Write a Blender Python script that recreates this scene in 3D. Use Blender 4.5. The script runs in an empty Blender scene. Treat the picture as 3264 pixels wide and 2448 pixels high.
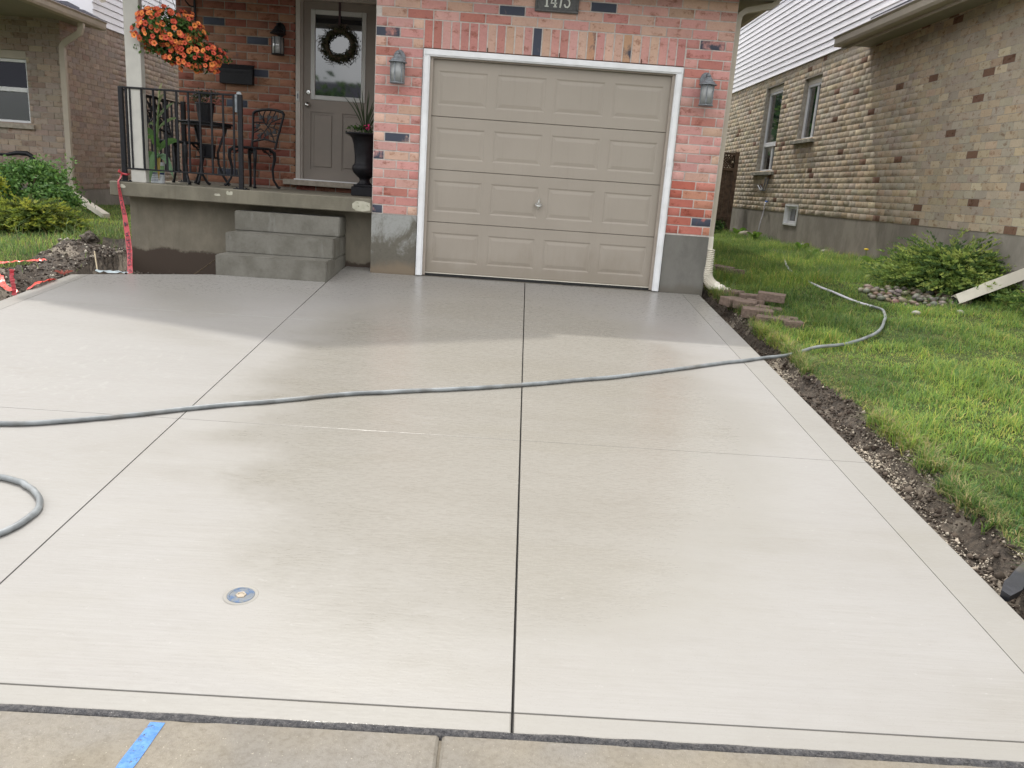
import bpy, bmesh, math, random
import numpy as np
from mathutils import Vector, Matrix, Euler, noise as mnoise

random.seed(7)
RNG = np.random.default_rng(11)
SC = bpy.context.scene
COL = SC.collection
rad = math.radians

# ------------------------------------------------------------------ camera
CX, CY, CZ = 0.9202, -8.1433, 0.9731
YAW, PITCH, ROLL, FPX = 0.02019, 0.24854, -0.07050, 2489.9
cam_d = bpy.data.cameras.new('camera')
cam = bpy.data.objects.new('camera', cam_d)
COL.objects.link(cam)
cam_d.sensor_width = 36.0
cam_d.lens = FPX / 3264 * 36.0
cam_d.clip_start, cam_d.clip_end = 0.05, 2000
_f = np.array([math.sin(YAW) * math.cos(PITCH), math.cos(YAW) * math.cos(PITCH), -math.sin(PITCH)])
_r = np.array([math.cos(YAW), -math.sin(YAW), 0.0])
_d = np.cross(_f, _r)
_r2 = math.cos(ROLL) * _r + math.sin(ROLL) * _d
_d2 = -math.sin(ROLL) * _r + math.cos(ROLL) * _d
cam.matrix_world = Matrix(((_r2[0], -_d2[0], -_f[0], CX), (_r2[1], -_d2[1], -_f[1], CY),
                           (_r2[2], -_d2[2], -_f[2], CZ), (0, 0, 0, 1)))
SC.camera = cam

def project(p):
    q = np.array(p, float) - (CX, CY, CZ)
    z = q @ _f
    if z < .1:
        return None
    return 1632 + FPX * (q @ _r2) / z, 1224 + FPX * (q @ _d2) / z, z

# ------------------------------------------------------------------ sky, sun, exposure
SUN = Vector((-0.17, 0.48, 1.0)).normalized()
SUN_EL = math.asin(SUN.z)
world = bpy.data.worlds.new('World')
SC.world = world
world.use_nodes = True
wn = world.node_tree
wn.nodes.clear()
sky = wn.nodes.new('ShaderNodeTexSky')
sky.sky_type = 'NISHITA'
sky.sun_disc = False
sky.sun_elevation = SUN_EL
sky.sun_rotation = math.atan2(SUN.x, SUN.y)
sky.air_density, sky.dust_density, sky.ozone_density = 1.0, 2.5, 1.0
hs = wn.nodes.new('ShaderNodeHueSaturation')
hs.inputs['Saturation'].default_value = 0.45
tc = wn.nodes.new('ShaderNodeTexCoord')
cn = wn.nodes.new('ShaderNodeTexNoise')
cn.inputs['Scale'].default_value = 2.2
cn.inputs['Detail'].default_value = 6
cr = wn.nodes.new('ShaderNodeValToRGB')
cr.color_ramp.elements[0].position, cr.color_ramp.elements[1].position = 0.36, 0.62
mx = wn.nodes.new('ShaderNodeMix')
mx.data_type = 'RGBA'
mx.inputs[7].default_value = (10.7, 10.6, 10.55, 1)
mth = wn.nodes.new('ShaderNodeMath')
mth.operation = 'MULTIPLY_ADD'
mth.inputs[1].default_value, mth.inputs[2].default_value = 0.55, 0.35
bg = wn.nodes.new('ShaderNodeBackground')
bg.inputs['Strength'].default_value = 0.145
wo = wn.nodes.new('ShaderNodeOutputWorld')
L = wn.links.new
L(sky.outputs[0], hs.inputs['Color'])
L(tc.outputs['Generated'], cn.inputs['Vector'])
L(cn.outputs['Fac'], cr.inputs[0])
L(cr.outputs[0], mth.inputs[0])
L(mth.outputs[0], mx.inputs[0])
L(hs.outputs[0], mx.inputs[6])
L(mx.outputs[2], bg.inputs['Color'])
L(bg.outputs[0], wo.inputs[0])

sl = bpy.data.lights.new('sun', 'SUN')
sl.energy = 1.45
sl.angle = rad(0.9)
sl.color = (1.0, 0.965, 0.895)
sun = bpy.data.objects.new('sun', sl)
COL.objects.link(sun)
sun.rotation_euler = SUN.to_track_quat('Z', 'Y').to_euler()
sun.location = (0, 0, 20)

SC.view_settings.view_transform = 'Standard'
SC.view_settings.look = 'None'
SC.view_settings.gamma = 1
SC.view_settings.use_curve_mapping = False
SC.view_settings.exposure = 0.82
SC.cycles.use_denoising = True
SC.cycles.max_bounces = 8

# ------------------------------------------------------------------ materials
def srgb(r, g, b):
    return tuple(((c / 255 / 12.92) if c / 255 < .04045 else ((c / 255 + .055) / 1.055) ** 2.4) for c in (r, g, b))

class NT:
    """small helper to write node graphs"""
    def __init__(s, name):
        s.m = bpy.data.materials.new(name)
        s.m.use_nodes = True
        s.t = s.m.node_tree
        s.t.nodes.clear()
        s.out = s.n('ShaderNodeOutputMaterial')
        s.b = s.n('ShaderNodeBsdfPrincipled')
        s.l(s.b.outputs[0], s.out.inputs[0])
    def n(s, typ, **kw):
        o = s.t.nodes.new(typ)
        for k, v in kw.items():
            setattr(o, k, v)
        return o
    def l(s, a, b):
        s.t.links.new(a, b)
    def pos(s, scale=(1, 1, 1), obj=False):
        m = s.n('ShaderNodeMapping')
        m.inputs['Scale'].default_value = scale
        if obj:
            s.l(s.n('ShaderNodeTexCoord').outputs['Object'], m.inputs[0])
        else:
            s.l(s.n('ShaderNodeNewGeometry').outputs['Position'], m.inputs[0])
        return m.outputs[0]
    def noise(s, scale, vec=None, detail=4, rough=.55, dist=0):
        o = s.n('ShaderNodeTexNoise')
        o.inputs['Scale'].default_value = scale
        o.inputs['Detail'].default_value = detail
        o.inputs['Roughness'].default_value = rough
        o.inputs['Distortion'].default_value = dist
        s.l(vec if vec is not None else s.pos(), o.inputs['Vector'])
        return o.outputs['Fac']
    def ramp(s, fac, a=.35, b=.65, lo=0., hi=1.):
        o = s.n('ShaderNodeMapRange')
        o.interpolation_type = 'SMOOTHSTEP'
        o.inputs[1].default_value, o.inputs[2].default_value = a, b
        o.inputs[3].default_value, o.inputs[4].default_value = lo, hi
        s.l(fac, o.inputs[0])
        return o.outputs[0]
    def mix(s, fac, a, b, mode='MIX'):
        o = s.n('ShaderNodeMix', data_type='RGBA', blend_type=mode)
        for v, i in ((fac, 0), (a, 6), (b, 7)):
            if isinstance(v, (int, float)):
                o.inputs[i].default_value = v
            elif isinstance(v, tuple):
                o.inputs[i].default_value = v if len(v) == 4 else (*v, 1)
            else:
                s.l(v, o.inputs[i])
        return o.outputs[2]
    def math(s, op, a, b=0.):
        o = s.n('ShaderNodeMath', operation=op)
        for v, i in ((a, 0), (b, 1)):
            if isinstance(v, (int, float)):
                o.inputs[i].default_value = v
            else:
                s.l(v, o.inputs[i])
        return o.outputs[0]
    def xyz(s):
        o = s.n('ShaderNodeSeparateXYZ')
        s.l(s.n('ShaderNodeNewGeometry').outputs['Position'], o.inputs[0])
        return o.outputs
    def bump(s, h, strength=.3, dist=.01):
        o = s.n('ShaderNodeBump')
        o.inputs['Strength'].default_value = strength
        o.inputs['Distance'].default_value = dist
        s.l(h, o.inputs['Height'])
        s.l(o.outputs[0], s.b.inputs['Normal'])
    def set(s, col=None, rough=None, spec=None, metal=None):
        for v, k in ((col, 'Base Color'), (rough, 'Roughness'), (spec, 'Specular IOR Level'), (metal, 'Metallic')):
            if v is None:
                continue
            if isinstance(v, (int, float)):
                s.b.inputs[k].default_value = v
            elif isinstance(v, tuple):
                s.b.inputs[k].default_value = (*v[:3], 1)
            else:
                s.l(v, s.b.inputs[k])
        return s.m

def simple(name, c, rough=.6, var=.12, scale=14, spec=.4, metal=0, bump=.08, bscale=60, dirt=None):
    g = NT(name)
    n1 = g.noise(scale)
    col = g.mix(g.ramp(n1, .3, .7), tuple(x * (1 - var) for x in c), tuple(min(1, x * (1 + var)) for x in c))
    if dirt:
        col = g.mix(g.ramp(g.noise(scale * .35, detail=6), .52, .72, 0, dirt[1]), col, dirt[0])
    g.set(col, g.ramp(n1, .2, .8, rough * .85, min(1, rough * 1.12)), spec, metal)
    if bump:
        g.bump(g.noise(bscale), bump, .004)
    return g.m

def brick_mat(name, stuff, scorch=.8, rough=.85, bmp=.35, sc_s=7.5):
    g = NT(name)
    if stuff:
        at = g.n('ShaderNodeAttribute', attribute_name='tint')
        col, alpha = at.outputs['Color'], at.outputs['Alpha']
    else:
        oi = g.n('ShaderNodeObjectInfo')
        col, alpha = oi.outputs['Color'], oi.outputs['Alpha']
    n_big = g.noise(9, detail=5)
    n_f = g.noise(55, detail=5, rough=.65)
    c = g.mix(g.ramp(n_f, .25, .75, 0, .5), col, (.8, .74, .7), 'MULTIPLY')
    c = g.mix(g.ramp(n_big, .35, .7, 0, .22), c, (.85, .8, .72), 'SOFT_LIGHT')
    sc = g.math('MULTIPLY', g.ramp(g.noise(sc_s, g.pos((1, 1, 1.6)), 6, .7), .53, .64, 0, scorch), g.ramp(n_f, .3, .6, .5, 1))
    c = g.mix(sc, c, (.50, .36, .29), 'MULTIPLY')
    en = g.math('ADD', alpha, g.math('MULTIPLY', g.math('SUBTRACT', g.noise(8, g.pos((1, 1, .8)), 4, .5), .5), 1.6))
    en = g.math('ADD', en, g.math('MULTIPLY', g.math('SUBTRACT', n_f, .5), .25))
    c = g.mix(g.ramp(en, .36, .64), c, (.060, .068, .092))
    g.set(c, rough, .25)
    g.bump(g.noise(90, detail=6, rough=.7), bmp, .006)
    return g.m

M = {}
M['brick'] = brick_mat('brick_face', False)
M['brick_s'] = brick_mat('brick_face_joined', True)
M['brick_n'] = brick_mat('buff_brick_face', False, .8, .9, .10, 10)
M['brick_ns'] = brick_mat('buff_brick_joined', True, .8, .9, .10, 10)
M['mortar'] = simple('mortar', (.50, .46, .425), .95, .15, 20, .2, bump=.4, bscale=120)
M['mortar_buff'] = simple('mortar_buff', (.36, .33, .28), .95, .2, 20, .2, bump=.4, bscale=120)
M['white'] = simple('white_painted_trim', (.74, .75, .76), .45, .05, 8, .45, bump=.03, dirt=((.5, .48, .44), .35))
M['vinyl'] = simple('white_vinyl_siding', (.80, .79, .82), .5, .04, 3, .35, bump=.02, dirt=((.55, .53, .53), .2))
def door_paint():
    g = NT('taupe_steel_door')
    n = g.noise(2.2, detail=5)
    c = g.mix(g.ramp(n, .3, .7), (.305, .270, .226), (.325, .288, .242))
    z = g.xyz()[2]
    sp = g.ramp(g.math('ADD', z, g.math('MULTIPLY', g.math('SUBTRACT', g.noise(3.5, g.pos((1, 1, .4)), 7, .7), .5), .9)), .02, .36, .55, 0)
    c = g.mix(sp, c, (.24, .205, .16))
    c = g.mix(g.ramp(g.noise(6, g.pos((6, 1, .35)), 5, .6), .55, .75, 0, .16), c, (.22, .195, .165))
    c = g.mix(g.ramp(g.noise(130, detail=2), .74, .78, 0, .4), c, (.2, .17, .14))
    g.set(c, g.ramp(n, .3, .7, .40, .60), .4)
    g.bump(g.math('ADD', g.noise(260), g.math('MULTIPLY', g.noise(2.5), 3)), .12, .004)
    return g.m
M['taupe'] = door_paint()
M['taupe_trim'] = simple('taupe_stop_trim', (.33, .285, .24), .55, .05, 6, .4)
M['entry'] = simple('taupe_entry_door', (.235, .205, .175), .5, .05, 4, .4, bump=.05, bscale=200)
M['entry_frame'] = simple('beige_door_frame', (.42, .385, .345), .5, .05, 5, .4)
M['lite_frame'] = simple('pale_lite_frame', (.50, .51, .49), .45, .04, 6, .4)
M['beige_metal'] = simple('beige_aluminium', (.40, .355, .285), .5, .06, 5, .4)
M['cream_metal'] = simple('cream_aluminium', (.66, .62, .53), .45, .06, 7, .4)
M['grey_metal'] = simple('weathered_pewter', (.165, .18, .195), .55, .25, 30, .5, bump=.15)
M['frost'] = simple('ribbed_frosted_glass', (.26, .27, .27), .3, .18, 20, .6)
M['black'] = simple('black_painted_iron', (.010, .0105, .013), .5, .3, 25, .3, bump=.1)
M['black_plastic'] = simple('black_plastic', (.009, .009, .012), .5, .3, 20, .3)
M['edging'] = simple('black_edging', (.016, .017, .022), .4, .4, 9, .5, bump=.2, dirt=((.2, .17, .13), .7))
M['pewter_sign'] = simple('bronze_plaque', (.085, .085, .082), .5, .25, 40, .5, bump=.2)
M['digit'] = simple('pale_numerals', (.66, .68, .62), .5, .05, 30, .4)
M['nickel'] = simple('satin_nickel', (.6, .6, .58), .25, .08, 20, .5, 1.0, bump=0)
M['rubber'] = simple('rubber_seal', (.02, .02, .02), .7, .3, 20, .3)
M['bulb'] = simple('bulb_glass', (.6, .55, .42), .25, .05, 10, .6, bump=0)
M['shingle'] = simple('asphalt_shingle', (.07, .07, .085), .9, .35, 40, .2, bump=.5)
M['soffit'] = simple('beige_soffit', (.30, .275, .235), .6, .06, 3, .3)
M['stucco_post'] = simple('cream_post', (.47, .46, .42), .65, .06, 9, .3, bump=.12, bscale=140)
M['hose'] = simple('grey_rubber_hose', (.19, .205, .21), .40, .3, 9, .5, bump=.1, dirt=((.12, .10, .075), .6))
M['hose_lit_tone'] = simple('hose_painted_light', (.55, .54, .58), .4, .15, 30, .5)  # same grey hose, with the light on it put into the colour
M['wood'] = simple('weathered_fence_wood', (.115, .078, .055), .85, .3, 12, .2, bump=.3)
M['stone_sill'] = simple('grey_stone_sill', (.28, .27, .23), .9, .3, 40, .2, bump=.6, bscale=70)
M['beige_sill'] = simple('beige_stone_sill', (.33, .295, .245), .85, .15, 25, .2, bump=.25)
M['paver'] = simple('brown_concrete_paver', (.155, .115, .092), .92, .25, 45, .2, bump=.5, bscale=150)
M['pink'] = simple('pink_tape', (.40, .034, .045), .4, .15, 12, .5, bump=.1)
M['orange'] = simple('orange_red_tape', (.66, .045, .022), .35, .2, 14, .5, bump=.15)
M['ink'] = simple('black_print', (.05, .02, .03), .5, .3, 40, .3, bump=0)
M['bark'] = simple('bark', (.10, .075, .05), .9, .3, 30, .2, bump=.4)
M['blue_paint'] = None

def leaf_mat(name, rough=.6, trans=.35, attr='col'):
    g = NT(name)
    at = g.n('ShaderNodeAttribute', attribute_name=attr)
    c = g.mix(g.ramp(g.noise(40), .3, .7, 0, .35), at.outputs['Color'], (.7, .75, .6), 'MULTIPLY')
    g.set(c, rough, .3)
    tr = g.n('ShaderNodeBsdfTranslucent')
    hsv = g.n('ShaderNodeHueSaturation')
    hsv.inputs['Value'].default_value = 1.5
    hsv.inputs['Hue'].default_value = .485
    g.l(c, hsv.inputs['Color'])
    g.l(hsv.outputs[0], tr.inputs[0])
    ms = g.n('ShaderNodeMixShader')
    ms.inputs[0].default_value = trans
    g.l(g.b.outputs[0], ms.inputs[1])
    g.l(tr.outputs[0], ms.inputs[2])
    g.l(ms.outputs[0], g.out.inputs[0])
    return g.m
M['leaf'] = leaf_mat('foliage')
M['grass'] = leaf_mat('grass_blades', .55, .45)
def petal_mat():
    g = NT('orange_petals')
    at = g.n('ShaderNodeAttribute', attribute_name='col')
    oi = g.n('ShaderNodeObjectInfo')
    hsv = g.n('ShaderNodeHueSaturation')
    g.l(at.outputs['Color'], hsv.inputs['Color'])
    g.l(g.ramp(oi.outputs['Random'], 0, 1, .478, .512), hsv.inputs['Hue'])
    g.l(g.ramp(oi.outputs['Random'], 0, 1, .8, 1.15), hsv.inputs['Value'])
    g.set(hsv.outputs[0], .6, .2)
    return g.m
M['petal'] = petal_mat()

def concrete_new(name, tone=(1, 1, 1), rlo=.27, rhi=.55, streak=1.0):
    """broom-finished fresh concrete, still damp in patches"""
    g = NT(name)
    patch = g.noise(.9, g.pos((.8, 1.5, 1)), 6, .6, .5)
    X, Y_ = g.xyz()[0], g.xyz()[1]
    # the middle of the pour is still damp: an uneven blot with a ragged left edge near the shutoff cap
    ex = g.math('DIVIDE', g.math('SUBTRACT', X, .95), 1.55)
    ey = g.math('DIVIDE', g.math('ADD', Y_, 3.3), 3.1)
    blot = g.math('ADD', g.math('MULTIPLY', ex, ex), g.math('MULTIPLY', ey, ey))
    blot = g.math('ADD', blot, g.math('MULTIPLY', g.math('SUBTRACT', g.noise(1.3, g.pos((.8, 1, 1)), 6, .55), .5), .95))
    wet = g.math('ADD', g.math('MULTIPLY', g.ramp(blot, .45, 1.25, 1, 0), .85), g.ramp(patch, .45, .75, 0, .4))
    broom = g.math('ADD', g.math('MULTIPLY', g.math('SUBTRACT', g.noise(6, g.pos((.45, 24, 1)), 4, .6), .5), g.ramp(g.noise(1.1, detail=4), .35, .68, .15, 1.1)), .5)
    fine = g.noise(110, g.pos((.22, 1, 1)), 3, .6)
    mott = g.noise(16, g.pos((.5, 1.3, 1)), 6, .6)
    dry = tuple(a * b for a, b in zip((.278, .268, .253), tone))
    damp = tuple(a * b for a, b in zip((.252, .238, .207), tone))
    c = g.mix(wet, dry, damp)
    c = g.mix(g.ramp(broom, .3, .7, 0, .30 * streak), c, (.77, .75, .73), 'MULTIPLY')
    c = g.mix(g.ramp(mott, .45, .75, 0, .18), c, (.80, .78, .74), 'MULTIPLY')
    c = g.mix(g.ramp(g.noise(9, g.pos((.35, 1, 1)), 6, .75), .64, .74, 0, .55), c, tuple(min(.7, a * 1.22) for a in dry))
    # broad trowel and drying marks, splash dots, and a few pale scuffs left of the middle joint
    c = g.mix(g.ramp(g.noise(.8, g.pos((.7, 1.8, 1)), 5, .6, .8), .40, .66, 0, .26), c, (.80, .78, .74), 'MULTIPLY')
    c = g.mix(g.ramp(g.noise(34, g.pos((.7, 1, 1)), 3, .6), .68, .74, 0, .30), c, tuple(a * 1.3 for a in dry))
    sx_ = g.math('DIVIDE', g.math('ADD', X, 1.55), .75)
    sy_ = g.math('DIVIDE', g.math('ADD', Y_, 3.55), .75)
    near = g.ramp(g.math('ADD', g.math('MULTIPLY', sx_, sx_), g.math('MULTIPLY', sy_, sy_)), .3, 1.1, 1, 0)
    c = g.mix(g.math('MULTIPLY', near, g.ramp(g.noise(19, g.pos((1, .6, 1)), 5, .65), .54, .68, 0, .34)), c, tuple(a * 1.2 for a in dry))
    c = g.mix(g.ramp(g.noise(230, detail=1), .66, .72, 0, .35), c, (.70, .68, .65), 'MULTIPLY')
    c = g.mix(g.ramp(g.noise(70, detail=2), .77, .81, 0, .3), c, (.16, .15, .13))
    rr = g.math('ADD', g.math('MINIMUM', g.ramp(wet, 0, 1, rhi, rlo), g.ramp(g.math('ADD', Y_, g.math('MULTIPLY', patch, 1.2)), -1.9, -.6, rhi, .31)), g.math('MULTIPLY', g.math('SUBTRACT', fine, .5), .35))
    g.set(c, rr, .5)
    h = g.math('ADD', g.math('MULTIPLY', fine, .7), g.math('MULTIPLY', broom, .5))
    g.bump(h, .22, .004)
    return g.m
M['drive'] = concrete_new('broomed_concrete')
M['drive_edge'] = concrete_new('trowelled_concrete_border', (.93, .925, .90), .34, .52, .5)
def wet_edge():
    g = NT('wet_tooled_edge')
    n = g.noise(5, g.pos((.6, 1, 1)), 4)
    g.set((.235, .222, .198), g.ramp(n, .46, .62, .55, .10), .6)
    g.bump(g.noise(120, detail=3), .5, .004)
    return g.m
M['wet_edge'] = wet_edge()
M['gap'] = simple('dark_joint', (.03, .028, .026), .6, .3, 30, .4)

def old_concrete():
    g = NT('old_sidewalk_concrete')
    c = g.mix(g.ramp(g.noise(2.2, detail=6), .35, .65), (.195, .170, .128), (.175, .160, .137))
    c = g.mix(g.ramp(g.noise(60, detail=5, rough=.8), .40, .7, 0, .6), c, (.58, .54, .48), 'MULTIPLY')
    c = g.mix(g.ramp(g.noise(150, detail=2), .68, .74, 0, .7), c, (.42, .38, .31))
    c = g.mix(g.ramp(g.noise(5, g.pos((1, 1, 1)), 6, .7), .56, .70, 0, .5), c, (.14, .12, .095))
    g.set(c, g.ramp(g.noise(4), .4, .6, .28, .7), .5)
    g.bump(g.noise(140, detail=4, rough=.8), .5, .005)
    return g.m
M['walk'] = old_concrete()

def blue_paint():
    g = NT('blue_marking_paint')
    c = g.mix(g.ramp(g.noise(45, detail=5), .4, .7), (.030, .145, .43), (.06, .20, .47))
    g.set(c, .45, .5)
    al = g.ramp(g.noise(60, detail=6, rough=.8), .34, .46)
    g.l(al, g.b.inputs['Alpha'])
    g.bump(g.noise(140, detail=4), .4, .004)
    return g.m
M['blue_paint'] = blue_paint()

def tar():
    g = NT('bitumen_joint_filler')
    n = g.noise(70, detail=6, rough=.8)
    c = g.mix(g.ramp(n, .4, .7), (.03, .03, .035), (.16, .15, .145))
    g.set(c, g.ramp(g.noise(40), .4, .6, .06, .5), .8)
    g.bump(n, 1.0, .016)
    return g.m
M['tar'] = tar()
M['soil_joint'] = simple('dirty_sidewalk_joint', (.15, .13, .10), .9, .3, 30, .3)

def foundation(name, base, stain, zc, zw, streaky=.5):
    """parged concrete, damp and dirty below its former grade"""
    g = NT(name)
    x = g.xyz()
    n = g.noise(3.2, g.pos((1, 1, .7)), 6, .65)
    c = g.mix(g.ramp(n, .35, .65), tuple(b * .82 for b in base), tuple(b * 1.1 for b in base))
    c = g.mix(g.ramp(g.noise(24, g.pos((1, 1, .12)), 4), .5, .75, 0, streaky * .5), c, (.62, .6, .56), 'MULTIPLY')
    zz = g.math('ADD', x[2], g.math('MULTIPLY', g.math('SUBTRACT', g.noise(5, detail=8, rough=.7), .5), .20))
    c = g.mix(g.ramp(zz, zc - zw, zc + zw, 1, 0), c, stain)
    c = g.mix(g.ramp(g.noise(30, g.pos((1, 1, .18)), 5, .7), .66, .74, 0, .4), c, (.42, .38, .32))
    g.set(c, .8, .3)
    g.bump(g.noise(60, detail=6, rough=.7), .3, .006)
    return g.m
M['found_porch'] = foundation('porch_foundation', (.215, .192, .148), (.07, .052, .040), .065, .02)
M['slab_porch'] = foundation('porch_slab_concrete', (.178, .163, .124), (.2, .18, .15), -9, .1)
M['found_near'] = foundation('parged_foundation_right', (.30, .275, .24), (.15, .13, .105), .3, .06)
M['found_left'] = foundation('parged_foundation_left', (.26, .245, .22), (.12, .1, .08), .12, .05)
def garage_found():
    g = NT('garage_foundation')
    x = g.xyz()
    n = g.math('ADD', g.noise(3.0, g.pos((1.2, 1, 1)), 7, .7, .4), g.math('MULTIPLY', g.math('SUBTRACT', x[2], .36), .42))
    c = g.mix(g.ramp(n, .44, .62), (.125, .115, .092), (.30, .305, .29))
    c = g.mix(g.ramp(g.noise(26, detail=6, rough=.75), .45, .7, 0, .35), c, (.55, .52, .47), 'MULTIPLY')
    x = g.xyz()
    zz = g.math('ADD', x[2], g.math('MULTIPLY', g.math('SUBTRACT', g.noise(6, detail=5), .5), .2))
    c = g.mix(g.ramp(zz, .04, .16, 1, 0), c, (.19, .15, .105))
    g.set(c, g.ramp(n, .4, .6, .55, .85), .35)
    g.bump(g.noise(70, detail=6, rough=.7), .3, .006)
    return g.m
M['found_garage'] = garage_found()
M['found_pier'] = foundation('garage_pier_foundation', (.155, .15, .135), (.13, .12, .10), .07, .05, .3)
def step_mat():
    g = NT('new_step_concrete')
    n = g.noise(4.5, detail=6, rough=.65)
    c = g.mix(g.ramp(n, .35, .65), (.128, .121, .100), (.180, .172, .148))
    c = g.mix(g.ramp(g.noise(40, detail=5), .4, .7, 0, .3), c, (.72, .7, .66), 'MULTIPLY')
    c = g.mix(g.ramp(g.noise(85, detail=2), .70, .74, 0, .6), c, (.05, .048, .042))
    c = g.mix(g.ramp(g.noise(7, g.pos((1, 1, .3)), 6, .7), .56, .68, 0, .4), c, (.25, .245, .225))
    g.set(c, g.ramp(n, .4, .6, .45, .75), .45)
    g.bump(g.noise(90, detail=5), .2, .004)
    return g.m
M['steps'] = step_mat()

def soil():
    g = NT('topsoil')
    n = g.noise(22, detail=8, rough=.75)
    c = g.mix(g.ramp(n, .35, .7), (.036, .029, .023), (.135, .108, .084))
    c = g.mix(g.ramp(g.noise(2.6, detail=5), .54, .64, 0, .85), c, (.30, .255, .20))
    c = g.mix(g.ramp(g.noise(90, detail=3), .64, .70, 0, .7), c, (.36, .31, .25))
    g.set(c, g.ramp(n, .4, .7, .6, .95), .3)
    g.bump(n, 1.0, .03)
    return g.m
M['soil'] = soil()
def turf():
    g = NT('turf_ground')
    n = g.noise(18, detail=7, rough=.7)
    c = g.mix(g.ramp(n, .35, .7), (.035, .048, .016), (.085, .105, .032))
    c = g.mix(g.ramp(g.noise(1.6, detail=4), .5, .7, 0, .5), c, (.12, .11, .045))
    g.set(c, .95, .15)
    g.bump(n, .8, .03)
    return g.m
M['turf'] = turf()
def attr_mat(name, rough=.85, bump=.4):
    g = NT(name)
    at = g.n('ShaderNodeAttribute', attribute_name='col')
    c = g.mix(g.ramp(g.noise(60, detail=5), .35, .7, 0, .5), at.outputs['Color'], (.6, .57, .53), 'MULTIPLY')
    g.set(c, rough, .3)
    g.bump(g.noise(120, detail=4), bump, .004)
    return g.m
M['clod'] = attr_mat('soil_clods', .9)
def cobble_mat():
    g = NT('river_stone')
    oi = g.n('ShaderNodeObjectInfo')
    c = g.mix(g.ramp(g.noise(30, g.pos(obj=True), 5), .35, .7, 0, .4), oi.outputs['Color'], (.6, .57, .52), 'MULTIPLY')
    g.set(c, .6, .4)
    g.bump(g.noise(80), .15, .003)
    return g.m
M['cobble'] = cobble_mat()
def glass(name, tint=(.02, .022, .022), rough=.03):
    g = NT(name)
    g.set(tint, rough, 1.0)
    g.b.inputs['Coat Weight'].default_value = 1.0
    g.b.inputs['Coat Roughness'].default_value = rough
    g.b.inputs['Coat IOR'].default_value = 1.6
    return g.m
M['glass'] = glass('dark_window_glass', (.012, .015, .02))
M['glass_l'] = glass('screened_window_glass', (.02, .027, .03), .25)
M['lamp_glass'] = glass('lantern_glass', (.30, .31, .31), .1)

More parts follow.
